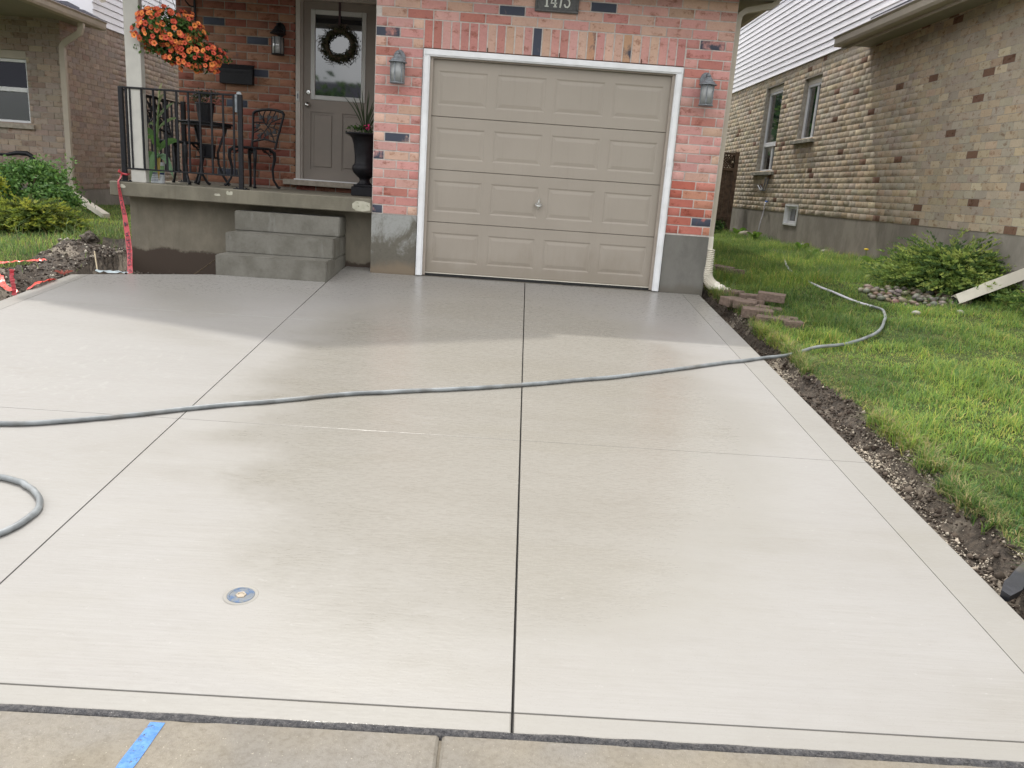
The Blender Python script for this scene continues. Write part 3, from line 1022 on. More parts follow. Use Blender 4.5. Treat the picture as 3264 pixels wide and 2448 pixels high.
stp = thing('concrete_steps', 'three new grey concrete steps in front of the porch slab', 'steps', (-1.3, -.3, 0))
def rough_box(x0, x1, y0, y1, z0, z1, ch):
    bm = bmesh.new()
    bmesh.ops.create_cube(bm, size=1)
    for q in bm.verts:
        q.co = ((x0 + x1) / 2 + q.co.x * (x1 - x0), (y0 + y1) / 2 + q.co.y * (y1 - y0), (z0 + z1) / 2 + q.co.z * (z1 - z0))
    bmesh.ops.subdivide_edges(bm, edges=[e for e in bm.edges if e.calc_length() > .3], cuts=14, use_grid_fill=True)
    for q in bm.verts:
        q.co += Vector((0, fbm(q.co.x, q.co.z, 4) * .0025, fbm(q.co.x, q.co.y, 5, 3) * .002))
    es = [e for e in bm.edges if len(e.link_faces) == 2 and e.calc_face_angle(0) > .8]
    bmesh.ops.bevel(bm, geom=es, offset=ch, segments=2, affect='EDGES', clamp_overlap=True)
    m = MB()
    bm.verts.index_update()
    m.add([q.co[:] for q in bm.verts], [tuple(q.index for q in f.verts) for f in bm.faces])
    bm.free()
    return m
for (y0, zt, yb) in ((-.64, .146, -.3601), (-.36, .340, -.0801), (-.08, .537, .246)):
    rough_box(-1.83, -.772, y0, .246, -.25 if y0 == -.64 else zt - .1945, zt, .009).build('step', M['steps'], stp)

# ------------------------------------------------------------------ driveway
drv = thing('driveway', 'freshly poured pale concrete driveway with saw cut joints', 'driveway', (0, -3, 0), kind='structure')
GXL = lambda y: -.775 - .0196 * (y + .657) if False else -.773 - .0197 * (y + .657)
GXM = lambda y: 1.142 + .0192 * (y + .144)
GXR = lambda y: xr(y) - .185
YJ = [-.0, -2.105, -4.285, -6.262, -6.342]
def slab(poly, mats, bev=.0016, name='slab', thick=.10, gap=.0017):
    """a quad of concrete with tooled edges; poly counter-clockwise (x,y)"""
    c = np.mean(np.array(poly), axis=0)
    n = len(poly)
    P = [np.array(p) for p in poly]
    def inset(d):
        out = []
        for i in range(n):
            a, b, d0 = P[i - 1], P[i], P[(i + 1) % n]
            e1, e2 = (b - a) / np.linalg.norm(b - a), (d0 - b) / np.linalg.norm(d0 - b)
            n1, n2 = np.array((-e1[1], e1[0])), np.array((-e2[1], e2[0]))
            k = 1 + n1 @ n2
            out.append(b + (n1 + n2) * d / k)
        return out
    r0, r1, r2 = inset(gap), inset(gap + bev * .4), inset(gap + bev)
    m = MB()
    z = lambda p: drive_z(0, p[1])
    v = [(*p, z(p) - thick) for p in r0] + [(*p, z(p) - bev * .7) for p in r0] + [(*p, z(p) - bev * .2) for p in r1] + [(*p, z(p)) for p in r2]
    f, mi = [], []
    for L_ in range(3):
        for k in range(n):
            k2 = (k + 1) % n
            m_ = 0 if L_ == 0 else 1
            f.append((L_ * n + k, L_ * n + k2, L_ * n + n + k2, L_ * n + n + k))
            mi.append(m_)
    m.add(v, f)
    m.mi = mi
    m.add([v[3 * n + k] for k in range(n)], [tuple(range(n))], 0)
    m.build(name, mats, drv)
def strip(fx0, fx1, y0, y1, mats, **k):
    N = 1
    slab([(fx0(y0), y0), (fx1(y0), y0), (fx1(y1), y1), (fx0(y1), y1)], mats, **k)
YB = {-2.105: .004, -4.285: .004}
DM, DE, DW = [M['drive'], M['drive']], [M['drive_edge'], M['drive_edge']], [M['drive_edge'], M['wet_edge']]
XLI = lambda y: xl(y) + .145
ytop = {0: -.02}
# right border and two right bays
for a, b in zip(YJ[1:], YJ[:-1]):
    e = DW if a == YJ[4] else DM
    if b == 0.0:
        b = -.006
    strip(GXR, xr, a, b, DE)
    strip(lambda y: GXM(y) + .0022, GXR, a, b, e, bev=.005 if e is DW else .0016)
    if b == -.006:
        # bay against the garage runs on to the porch foundation beside the steps
        slab([(GXL(a) + .0012, a), (GXM(a) - .0022, a), (GXM(b) - .0022, b), (-.466, b), (-.466, .246), (-.768, .246), (-.768, -.657)], e)
        # left bay is cut short by the planting bed
        slab([(XLI(a), a), (GXL(a) - .0012, a), (GXL(-.66) - .0012, -.66), (-.80, -.645), (-1.86, -.645), (-2.30, -.80), (XLI(-1.0), -1.0)], e)
        slab([(xl(a), a), (XLI(a), a), (XLI(-1.0), -1.0), (xl(-1.06), -1.06)], DE)
    else:
        strip(lambda y: GXL(y) + .0012, lambda y: GXM(y) - .0022, a, b, e, bev=.005 if e is DW else .0016)
        strip(XLI, lambda y: GXL(y) - .0012, a, b, e)
        strip(xl, XLI, a, b, DE)
mb = MB()
mb.add([(x, y, drive_z(0, y) - .03) for x, y in ((xl(-6.33) + .02, -6.335), (xr(-6.33) - .02, -6.335), (2.93, -.01), (-.6, -.01), (-.6, -.6), (-2.9, -1.1))], [(0, 1, 2, 3, 4, 5)])
mb.build('joint_bed', M['gap'], drv)
# bitumen filled joint against the old sidewalk
tj = MB()
n = 160
vv, ff = [], []
for i in range(n + 1):
    x = -3.2 + 6.4 * i / n
    wv = .010 + .004 * fbm(x, 0, 2.5) + .003 * fbm(x, 3, 14)
    zb = -.4515 + .004 * fbm(x, 5, 9)
    vv += [(x, -6.340, zb + .002), (x, -6.349, zb + .003 + .003 * random.random()), (x, -6.3535 - wv, zb - .0005), (x, -6.3555 - wv, zb - .02)]
for i in range(n):
    for k in range(3):
        ff.append((i * 4 + k, i * 4 + k + 1, i * 4 + 5 + k, i * 4 + 4 + k))
tj.add(vv, ff)
o = tj.build('expansion_joint', M['tar'], drv, smooth=True)

# ------------------------------------------------------------------ old sidewalk in front
wk = thing('sidewalk', 'old tan concrete sidewalk crossing the foot of the driveway', 'sidewalk', (0, -7, -.46), kind='structure')
def walk_slab(x0, x1):
    m = MB()
    z = lambda y: -.4525 + .03 * (y + 6.35)
    b = .008
    v = []
    for dz, d in ((-.12, 0), (-.006, 0), (0, b)):
        for x, y in ((x0 + d, -7.85 + d), (x1 - d, -7.85 + d), (x1 - d, -6.356 - d), (x0 + d, -6.356 - d)):
            v.append((x, y, z(y) + dz))
    f = [(8, 9, 10, 11)]
    for q in range(2):
        for k in range(4):
            k2 = (k + 1) % 4
            f.append((q * 4 + k, q * 4 + k2, q * 4 + 4 + k2, q * 4 + 4 + k))
    m.add(v, f)
    return m
for a, b in ((-3.8, -2.286), (-2.28, -.726), (-.72, .829), (.837, 2.394), (2.40, 3.95)):
    walk_slab(a, b).build('slab', M['walk'], wk)
m = MB()
m.add([(x, y, -.4525 + .03 * (y + 6.35) - .010) for x, y in ((-3.79, -7.84), (3.94, -7.84), (3.94, -6.37), (-3.79, -6.37))], [(0, 1, 2, 3)])
m.build('joint_bed', M['soil_joint'], wk)
pm = MB()
zz = lambda y: -.4525 + .03 * (y + 6.35) + .0015
vv = []
for i in range(13):
    y = -6.375 - i * .045
    cx = .092 - (i / 12) * .040
    hw = .020 + .004 * fbm(y, 1, 7)
    vv += [(cx - hw, y, zz(y)), (cx + hw, y, zz(y))]
pm.add(vv, [(i * 2, i * 2 + 2, i * 2 + 3, i * 2 + 1) for i in range(12)])
pm.build('paint_mark', M['blue_paint'], wk)
road = link('road', MB().add([(-40, -60, -.62), (40, -60, -.62), (40, -7.9, -.60), (-40, -7.9, -.60)], [(0, 1, 2, 3)]).mesh('road', simple('asphalt', (.055, .055, .055), .9, .2, 30)))
road['kind'] = 'structure'
gr = link('ground', MB().add([(-400, -400, -.75), (400, -400, -.75), (400, 400, -.75), (-400, 400, -.75)], [(0, 1, 2, 3)]).mesh('ground', M['turf']))
gr['kind'] = 'structure'

# ------------------------------------------------------------------ lawns with the dug strip beside the concrete
def trench_w(y):
    t = min(1, max(0, (-y - .2) / 3.4))
    return .14 + .11 * t + .05 * fbm(y, 2, 1.6) + .04 * fbm(y, 7, 6)
def ground_right(x, y):
    """returns z, soil fraction, pale fraction"""
    z = lawn_r(x, y) + .018 * fbm(x, y, 1.2) + .012 * fbm(x, y, 5, 4)
    if y < .35:
        e = xr(min(y, 0.0))
        w_ = trench_w(y)
        t = (x - e) / w_
        zb = drive_z(0, y) - .085 + .035 * fbm(x, y, 6, 2) + .018 * fbm(x, y, 19, 5)
        if t < 1.25:
            k = min(1, max(0, (t - .70) / .40))
            k = k * k * (3 - 2 * k)
            z = zb * (1 - k) + z * k
            if t < 1.02:
                return z, 1.0
        return z, 0.0
    if x < 3.15 and y < 3:
        return z - .02, 1.0
    if x > 5.72 + .06 * fbm(y, 1, 3):
        return z + .0, .6
    return z, 0.0
def left_edge(y):
    return .62 + .16 * fbm(y, 4, 1.1) + .07 * fbm(y, 9, 5) if y < -1.2 else .55 + .15 * fbm(y, 4, 1.1)
def ground_left(x, y):
    z = lawn_l(x, y) + .03 * fbm(x, y, 1.1, 8) + .014 * fbm(x, y, 5, 4)
    if x > -3.06 and -1.25 < y < .30:        # bed between driveway and porch wall
        return -.20 + .03 * fbm(x, y, 5, 3) + .015 * fbm(x, y, 18), 1.0
    if y < .75:
        e = xl(min(y, -1.0)) if y < -1.0 else -2.99
        d = e - x
        lim = left_edge(y)
        zb = drive_z(0, y) - .16 + .04 * fbm(x, y, 4, 2) + .02 * fbm(x, y, 16, 5)
        if y > -1.1:                          # spoil heap by the porch corner
            hx_, hy_ = (x + 3.40) / .38, (y + .25) / .55
            zb = drive_z(0, y) - .05 + .19 * math.exp(-(hx_ * hx_ + hy_ * hy_)) + .04 * fbm(x, y, 6, 1) + .02 * fbm(x, y, 17)
            k = min(1, max(0, (d - lim * .9) / .3))
        else:
            k = min(1, max(0, (d - lim * .42) / (lim * .5)))
        k = k * k * (3 - 2 * k)
        return zb * (1 - k) + z * k, 1.0 if d < lim * 1.02 else 0.0
    return z, 0.0

def terrain(name, x0, x1, y0, y1, step, fn, skip):
    nx, ny = int((x1 - x0) / step) + 1, int((y1 - y0) / step) + 1
    V = np.zeros((ny, nx, 3))
    Sf = np.zeros((ny, nx))
    for j in range(ny):
        for i in range(nx):
            x, y = x0 + i * step, y0 + j * step
            z, s_ = fn(x, y)
            V[j, i] = (x, y, z)
            Sf[j, i] = s_
    idx = np.arange(nx * ny).reshape(ny, nx)
    q = np.stack([idx[:-1, :-1], idx[:-1, 1:], idx[1:, 1:], idx[1:, :-1]], -1).reshape(-1, 4)
    cen = V.reshape(-1, 3)[q].mean(1)
    keep = np.array([not skip(c[0], c[1]) for c in cen])
    q = q[keep]
    me = np_mesh(name, V.reshape(-1, 3), [q], M['turf'], smooth=True)
    me.materials.append(M['soil'])
    sm = Sf.reshape(-1)[q].mean(1)
    me.polygons.foreach_set('material_index', (sm > .45).astype('i'))
    o = link(name, me)
    o['kind'] = 'structure'
    return V, Sf
terrain('lawn', 2.82, 6.3, -7.6, 3.2, .045, ground_right, lambda x, y: x < xr(min(y, 0)) - .04 and y < 0 or (x < 2.9 and y >= 0))
terrain('lawn', 2.90, 6.3, 3.2, 13, .14, ground_right, lambda x, y: False)
terrain('lawn', -4.8, -1.72, -4.2, 1.2, .045, ground_left, lambda x, y: (x > xl(y) + .04 and y < -1.1) or (x > -2.95 and y > .3) or (x > -2.2 and y < -.75) or (x > -2.75 and y < -1.0))
terrain('lawn', -9.5, -4.8, -4.2, 1.2, .14, ground_left, lambda x, y: False)
terrain('lawn', -9.5, -3.0, 1.2, 13, .14, ground_left, lambda x, y: False)

def grass(name, n, sampler, hfun, pal, kind='stuff', wid=(.0016, .0036)):
    """curved tapering blades as one mesh"""
    P, H, C = sampler(n)
    n = len(P)
    az = RNG.uniform(0, 2 * math.pi, n)
    lean = RNG.uniform(.15, 1.35, n) * H
    dirx, diry = np.cos(az), np.sin(az)
    wv = RNG.uniform(*wid, n)
    sx, sy = -diry * wv, dirx * wv
    ts = [(0, 1.0), (.55, .75), (1.0, 0)]
    V = []
    for t, k in ts:
        bx, by = P[:, 0] + dirx * lean * t * t, P[:, 1] + diry * lean * t * t
        bz = P[:, 2] - .006 + H * (t - .22 * t * t - .28 * t * t * (lean / H > .85))
        if k > 0:
            V.append(np.stack([bx - sx * k, by - sy * k, bz], 1))
            V.append(np.stack([bx + sx * k, by + sy * k, bz], 1))
        else:
            V.append(np.stack([bx, by, bz], 1))
    V = np.stack(V, 1)                       # n,5,3
    o5 = (np.arange(n) * 5)[:, None]
    q = o5 + np.array([[0, 1, 3, 2]])
    t3 = o5 + np.array([[2, 3, 4]])
    cc = np.ones((n, 5, 4), 'f')
    cc[:, :, :3] = C[:, None, :] * np.array([.96, .96, 1.0, 1.0, 1.06])[None, :, None]
    me = np_mesh(name, V.reshape(-1, 3), [q, t3], M['grass'], cc.reshape(-1, 4))
    o = link(name, me)
    o['kind'] = kind
    return o

PG = np.array([(.140, .280, .070), (.190, .335, .080), (.265, .38, .095), (.085, .205, .060), (.34, .40, .12), (.43, .41, .17), (.16, .29, .12)])
PW = np.array([.25, .24, .18, .15, .09, .04, .05])
def pick_col(n, P, yel=0.0):
    c = PG[RNG.choice(len(PG), n, p=PW / PW.sum())] * RNG.uniform(.8, 1.2, (n, 1))
    pn = np.array([fbm(x, y, .9, 3) for x, y in P[:, :2]])
    m = np.clip(.5 + pn * 1.1, 0, 1)[:, None]
    return c * (.62 + .46 * m) * (1 - m * np.array([[-.22, -.02, .12]]))
def samp_right(n):
    pts = []
    while len(pts) < n:
        u, v_ = random.random(), random.random()
        y = -6.9 + (u ** 1.55) * 17.0
        x = 2.9 + v_ * 3.1
        z, s_ = ground_right(x, y)
        if s_ > .9 or (s_ > .5 and random.random() < .7):
            continue
        # thin where the stones lie
        if (x - 5.15) ** 2 / .30 + (y + .18) ** 2 / .22 < 1 and random.random() < .93:
            continue
        pts.append((x, y, z))
    P = np.array(pts)
    H = RNG.uniform(.030, .075, n)
    tuft = np.array([fbm(x, y, 2.3, 9) for x, y in P[:, :2]])
    t2 = np.array([fbm(x, y, 9, 4) for x, y in P[:, :2]])
    H *= (1 + np.clip(tuft, -.5, .9) * 1.1) * (1 + np.clip(t2, -.5, .9) * .8)
    # long unmown grass close to the house corner and the pile of pavers
    near = np.exp(-((P[:, 0] - 3.45) ** 2 / .25 + (P[:, 1] + .3) ** 2 / 1.6))
    H *= 1 + .9 * near
    H *= np.where(P[:, 1] > .5, 1.45, 1.0)
    C = pick_col(n, P)
    C = C * (1 - .22 * near[:, None])
    ed = np.array([(x - xr(min(y, 0))) / trench_w(y) for x, y in P[:, :2]])
    strawy = (ed < 1.45) & (P[:, 1] < .3) & (RNG.random(n) < .4)
    C[strawy] = np.array([.30, .27, .12]) * RNG.uniform(.7, 1.2, (strawy.sum(), 1))
    H[strawy] *= 1.15
    return P, H, C
grass('grass', 250000, samp_right, None, None)
def samp_edge(n):
    pts, dirs = [], []
    while len(pts) < n:
        y = -6.4 + 6.5 * random.random()
        if fbm(y, 12, 2.2) < -.12:
            continue
        x = xr(min(y, 0)) + trench_w(y) * random.uniform(.93, 1.25)
        pts.append((x, y, ground_right(x, y)[0]))
    P = np.array(pts)
    H = RNG.uniform(.05, .13, n)
    C = pick_col(n, P)
    st = RNG.random(n) < .28
    C[st] = np.array([.38, .33, .17]) * RNG.uniform(.7, 1.2, (st.sum(), 1))
    return P, H, C
grass('grass', 9000, samp_edge, None, None, wid=(.0015, .003))
def samp_left(n):
    pts = []
    while len(pts) < n:
        x, y = -8.4 + random.random() * 5.5, -2.9 + (random.random() ** 1.3) * 8.5
        z, s_ = ground_left(x, y)
        if s_ > .9 and random.random() < .985:
            continue
        pts.append((x, y, z))
    P = np.array(pts)
    H = RNG.uniform(.04, .09, n)
    d = np.abs(np.array([(xl(min(y, -1)) - x) - left_edge(y) for x, y in P[:, :2]]))
    H *= 1 + 1.2 * np.exp(-(d / .35) ** 2) * (RNG.random(n) < .45) + .5 * np.clip(np.array([fbm(x, y, 2, 5) for x, y in P[:, :2]]), -.3, 1)
    C = pick_col(n, P)
    st = RNG.random(n) < .08
    C[st] = np.array([.25, .21, .10]) * RNG.uniform(.7, 1.1, (st.sum(), 1))
    return P, H, C
grass('grass', 60000, samp_left, None, None)

# loose crumbs of soil and limestone in the trenches
def crumbs(name, n, sampler, szr):
    ico = [(0, 0, 1), (.9, 0, .1), (.28, .85, .1), (-.72, .53, -.1), (-.72, -.53, .1), (.28, -.85, -.1), (0, 0, -1)]
    fc = [(0, 1, 2), (0, 2, 3), (0, 3, 4), (0, 4, 5), (0, 5, 1), (6, 2, 1), (6, 3, 2), (6, 4, 3), (6, 5, 4), (6, 1, 5)]
    base = np.array(ico)
    V, F, C = [], [], []
    for i in range(n):
        p, c = sampler()
        s_ = random.uniform(*szr) * random.choice((.6, .8, 1, 1, 1.5))
        a = random.uniform(0, 6.28)
        w = base * np.array([1, random.uniform(.7, 1), random.uniform(.55, .9)]) * RNG.uniform(.7, 1.25, (7, 1)) * s_
        r = np.array([[math.cos(a), -math.sin(a), 0], [math.sin(a), math.cos(a), 0], [0, 0, 1]])
        V.append(w @ r.T + p)
        F.append(np.array(fc) + 7 * i)
        k = random.uniform(.75, 1.25)
        C += [(c[0] * k, c[1] * k, c[2] * k, 1)] * 7
    o = link(name, np_mesh(name, np.concatenate(V), [np.concatenate(F)], M['clod'], np.array(C)))
    o['kind'] = 'stuff'
def cr_right():
    while True:
        y = random.uniform(-6.2, .1)
        x = xr(min(y, 0)) + random.random() * trench_w(y) * 1.05
        z, s_ = ground_right(x, y)
        pale = math.exp(-((y + 2.55) / .28) ** 2) + .9 * math.exp(-((y + 4.15) / .35) ** 2) + .8 * math.exp(-((y + 5.25) / .3) ** 2)
        pale *= .5 + fbm(x, y, 5, 6) * 1.4
        c = (.36, .31, .25) if random.random() < pale * .45 else random.choice(((.045, .032, .024), (.065, .05, .037), (.09, .07, .054), (.12, .098, .078)))
        return np.array((x, y, z + .002)), c
crumbs('soil_crumbs', 9000, cr_right, (.004, .011))
crumbs('soil_clods', 500, cr_right, (.012, .026))
def cr_pale():
    while True:
        yc, sd = random.choice(((-2.55, .16), (-2.40, .12), (-4.10, .26), (-4.25, .2), (-5.15, .22), (-1.0, .10)))
        y = random.gauss(yc, sd)
        x = xr(min(y, 0)) + random.uniform(.05, 1.0) * trench_w(y)
        if fbm(x, y, 7, 6) > -.05:
            return np.array((x, y, ground_right(x, y)[0] + .003)), random.choice(((.42, .37, .30), (.34, .29, .23), (.48, .43, .35)))
crumbs('limestone_crumbs', 5200, cr_pale, (.0025, .0075))
def cr_left():
    while True:
        if random.random() < .35:
            x, y = random.uniform(-3.0, -1.85), random.uniform(-1.0, .24)
            if y < -.66 - max(0, (-1.86 - x)) * .33:
                continue
        else:
            y = random.uniform(-2.6, .3)
            x = xl(min(y, -1)) - random.random() * .62
        z, s_ = ground_left(x, y)
        if s_ < .5:
            continue
        c = (.40, .37, .31) if random.random() < .12 else random.choice(((.04, .03, .024), (.07, .054, .042), (.10, .08, .065), (.16, .135, .11)))
        return np.array((x, y, z + .002)), c
crumbs('soil_crumbs', 4500, cr_left, (.006, .018))
MB().box(.0, 2.541, -.0045, .6, -.12, .0015).build('garage_floor', M['walk'], house)

# ------------------------------------------------------------------ neighbouring house on the right
nr = thing('brick_house', 'buff brick neighbour house with white siding upper storey and long side wall', 'house', (6, 5, .3))
rtw = lambda u, z: (6.0, u, z)
CO = .0858
W1, W2, WB = (7.64, 8.66, 1.575, 3.215), (5.72, 6.52, 2.085, 3.13), (5.89, 6.55, .615, .985)
rw = Wall()
zb, zt = .832, .832 + 30 * CO
rw.run(-1.6, 5.795, zb, zt, rtw, rad(-90), BUFF, CO, .213, .007, [W2, WB], .1, .0005)
rw.run(5.799, 12.4, zb, zt, rtw, rad(-90), BUFF, CO, .213, .007, [W1, W2, WB], .03, .0005)
rw.emit(nr, M['brick_n'], M['brick_ns'])
bk = MB()
def wall_with_holes(mb, u0, u1, z0, z1, holes, xa, xb):
    us = sorted({u0, u1, *[h[0] for h in holes], *[h[1] for h in holes]})
    for a, b in zip(us[:-1], us[1:]):
        zz_ = [z0]
        for h in sorted(holes, key=lambda h: h[2]):
            if h[0] <= a + 1e-6 and h[1] >= b - 1e-6:
                zz_ += [max(z0, h[2]), min(z1, h[3])]
        zz_.append(z1)
        for c, d in zip(zz_[::2], zz_[1::2]):
            if d - c > 1e-4:
                mb.box(xa, xb, a, b, c, d)
wall_with_holes(bk, -1.6, 12.4, zb + .001, zt, [W1, W2, WB], 6.0014, 6.11)
bk.build('wall', M['mortar_buff'], nr)
fb = MB()
wall_with_holes(fb, -1.6, 12.4, -.5, zb, [(WB[0], WB[1], WB[2], zb)], 6.006, 6.11)
fb.build('foundation', M['found_near'], nr)
# upper storey in white lap siding
z = zt + .004
k = 0
while z < 6.0:
    e = 2.9
    h = .105
    b = MB()
    b.prism([(6.004, z), (5.975, z + .003), (5.990, z + h - .006), (6.004, z + h)], 1, e, 12.45)
    b.build('siding_board', M['vinyl'], nr)
    z += h
    k += 1
MB().box(6.0045, 6.2, 2.9, 12.45, zt + .004, 6.0).build('upper_wall', M['vinyl'], nr)
MB().box(5.966, 6.05, 2.82, 2.899, zt + .2, 6.0).box(5.968, 6.004, 2.9, 12.45, zt - .0, zt + .0035).build('corner_trim', M['vinyl'], nr)
# eave with gutter over the near single storey part
MB().box(5.56, 6.009, -1.8, 4.02, 3.258, 3.272).build('soffit', M['soffit'], nr)
gt = MB()
gt.prism([(5.60, 3.225), (5.50, 3.232), (5.478, 3.262), (5.470, 3.33), (5.445, 3.352), (5.458, 3.356), (5.478, 3.34), (5.49, 3.25), (5.60, 3.24)], 1, -1.8, 4.02)
gt.box(5.475, 5.598, 4.0205, 4.026, 3.228, 3.345)
gt.build('gutter', M['beige_metal'], nr)
MB().box(5.445, 5.462, -1.8, 4.02, 3.3565, 3.366).build('drip_edge', M['vinyl'], nr)
MB().box(5.5995, 5.62, -1.8, 4.02, 3.19, 3.257).build('fascia', M['beige_metal'], nr)
rf = MB()
rf.prism([(5.44, 3.368), (5.44, 3.385), (9.5, 5.6), (9.5, 5.5)], 1, -1.8, 2.81)
rf.prism([(5.75, 6.0), (5.75, 6.1), (9.5, 8.3), (13.5, 6.1), (13.5, 6.0), (9.5, 8.1)], 1, 2.5, 12.8)
rf.build('roof', M['shingle'], nr)
MB().box(6.11, 13, -1.6, 12.4, -.4, 3.25).box(6.2, 13, 2.95, 12.4, 3.45, 6.0).build('wall', M['mortar_buff'], nr)

def side_window(parent, name, a, b, z0, z1, xs, kind):
    """window seen from outside in a wall facing -X; a,b along Y"""
    fw = .045
    fo = MB()
    xf0, xf1 = xs, xs + .05
    for y0, y1 in ((a, a + fw), (b - fw, b)):
        fo.box(xf0, xf1, y0, y1, z0, z1, ch=.004)
    fo.box(xf0, xf1, a + fw + .0002, b - fw - .0002, z0, z0 + fw, ch=.004)
    fo.box(xf0, xf1, a + fw + .0002, b - fw - .0002, z1 - fw, z1, ch=.004)
    if kind == 'tall':
        zm = z0 + (z1 - z0) * .345
        fo.box(xf0 - .004, xf1, a + fw + .0002, b - fw - .0002, zm - .04, zm + .04, ch=.004)
        ym = a + (b - a) * .42
        fo.box(xf0 + .006, xf1, ym - .02, ym + .02, z0 + fw + .0002, zm - .0402, ch=.003)
    else:
        ym = a + (b - a) * (.42 if kind != 'base' else .36)
        fo.box(xf0 + .006, xf1, ym - .02, ym + .02, z0 + fw + .0002, z1 - fw - .0002, ch=.003)
    w_ = fo.build(name, M['white'], parent)
    if kind == 'tall':
        MB().box(xs + .028, xs + .034, a + fw, b - fw, zm + .03, z1 - fw + .002).build('pane', M['glass'], w_)
        MB().box(xs + .028, xs + .034, a + fw, ym, z0 + fw - .002, zm - .03).build('pane', M['glass_l'], w_)
        MB().box(xs + .028, xs + .034, ym, b - fw, z0 + fw - .002, zm - .03).build('pane', M['glass'], w_)
    else:
        MB().box(xs + .028, xs + .034, a + fw, ym, z0 + fw - .002, z1 - fw + .002).build('pane', M['glass_l'], w_)
        MB().box(xs + .028, xs + .034, ym, b - fw, z0 + fw - .002, z1 - fw + .002).build('pane', M['glass'], w_)
    return w_
side_window(nr, 'window', 7.66, 8.64, 1.585, 3.12, 6.075, 'tall')
MB().box(6.07, 6.11, 7.645, 8.655, 3.1205, 3.214).build('window_head', M['cream_metal'], nr)
side_window(nr, 'window', 5.735, 6.505, 2.095, 3.03, 6.075, 'slider')
MB().box(6.07, 6.11, 5.725, 6.515, 3.0305, 3.129).build('window_head', M['cream_metal'], nr)
bw = side_window(nr, 'window', 5.925, 6.515, .65, .95, 6.06, 'base')
bf = MB()
for y0, y1, z0, z1 in ((5.892, 5.924, .617, .983), (6.516, 6.548, .617, .983), (5.9245, 6.5155, .617, .649), (5.9245, 6.5155, .951, .983)):
    bf.box(5.990, 6.105, y0, y1, z0, z1)
bf.build('window_box', M['white'], nr)
def rough_sill(a, b, z0, z1):
    m = rough_box(5.93, 6.10, a, b, z0, z1, .004)
    m.v = [(p[0] + (.012 * fbm(p[1] * 3, p[2] * 9, 5) if p[0] < 5.96 else 0), p[1], p[2]) for p in m.v]
    return m
rough_sill(7.50, 8.78, 1.512, 1.574).build('window_sill', M['stone_sill'], nr)
rough_sill(5.63, 6.62, 2.028, 2.084).build('window_sill', M['stone_sill'], nr)
tp = MB()
tp.tube([(6.01, 7.50, .985), (5.93, 7.50, .985), (5.915, 7.50, .962)], .012, 8)
tp.build('tap', M['nickel'], nr)
tp = MB()
tp.tube([(5.955, 7.60, 1.005), (5.955, 7.50, 1.003)], .016, 8)
tp.build('tap_handle', simple('blue_tap_handle', (.05, .12, .38), .5, .1, 20), nr)
hb = thing('hose_bracket', 'empty metal hose hanger on the buff brick wall under the tall window', 'hose hanger', (5.99, 7.9, 1.3))
m = MB()
for dx in (0, .05):
    m.tube([(5.985 - dx, 7.72, 1.46), (5.98 - dx, 7.74, 1.32), (5.98 - dx, 7.82, 1.22), (5.98 - dx, 7.95, 1.215), (5.98 - dx, 8.15, 1.31)], .011, 6)
m.tube([(6.0, 7.86, 1.215), (5.92, 7.86, 1.215)], .012, 6)
m.build('hanger', M['grey_metal'], hb)

# ------------------------------------------------------------------ neighbouring house on the left
nl = thing('brick_house', 'pinkish grey brick neighbour house on the left with beige downspout at its corner', 'house', (-6, 5, .3))
lw = Wall()
zb2 = .438
zt2 = zb2 + 30 * .0870
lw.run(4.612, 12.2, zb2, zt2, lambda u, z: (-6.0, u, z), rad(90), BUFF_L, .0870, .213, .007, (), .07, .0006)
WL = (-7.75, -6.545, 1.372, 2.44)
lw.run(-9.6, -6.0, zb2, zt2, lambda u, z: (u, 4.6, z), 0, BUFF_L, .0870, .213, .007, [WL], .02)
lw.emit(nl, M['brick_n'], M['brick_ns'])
m = MB()
m.box(-6.11, -6.008, 4.608, 12.2, zb2 + .001, zt2)
for a, b, c, d in ((-9.6, WL[0], zb2 + .001, zt2), (WL[1], -6.1105, zb2 + .001, zt2), (WL[0], WL[1], zb2 + .001, WL[2]), (WL[0], WL[1], WL[3], zt2)):
    m.box(a, b, 4.608, 4.72, c, d)
m.build('wall', M['mortar_buff'], nl)
MB().box(-9.6, -6.006, 4.606, 12.2, -.5, zb2).build('foundation', M['found_left'], nl)
MB().box(-9.5, -6.12, 4.85, 12, zb2, 3.0).box(-9.5, -6.3, 6.1, 12.1, 3.0, 6.3).build('wall', M['mortar_buff'], nl)
fo = MB()
ys = 4.665
fo.box(-7.70, -7.655, ys, ys + .04, 1.382, 2.32, ch=.004).box(-6.593, -6.548, ys, ys + .04, 1.382, 2.32, ch=.004)
fo.box(-7.654, -6.594, ys, ys + .04, 1.382, 1.427, ch=.004).box(-7.654, -6.594, ys, ys + .04, 2.275, 2.32, ch=.004)
fo.box(-7.654, -6.594, ys - .005, ys + .04, 1.845, 1.910, ch=.004)
wo = fo.build('window', M['white'], nl)
MB().box(-7.66, -6.59, ys + .022, ys + .028, 1.90, 2.28).build('pane', M['glass'], wo)
MB().box(-7.66, -6.59, ys + .022, ys + .028, 1.42, 1.85).build('pane', M['glass_l'], wo)
MB().box(-7.75, -6.547, 4.63, 4.72, 2.3205, 2.4395, ch=.004).build('window_head', M['beige_metal'], nl)
MB().box(-7.9, -6.47, 4.545, 4.70, 1.30, 1.371, ch=.006).build('window_sill', M['beige_sill'], nl)
z = zt2 + .004
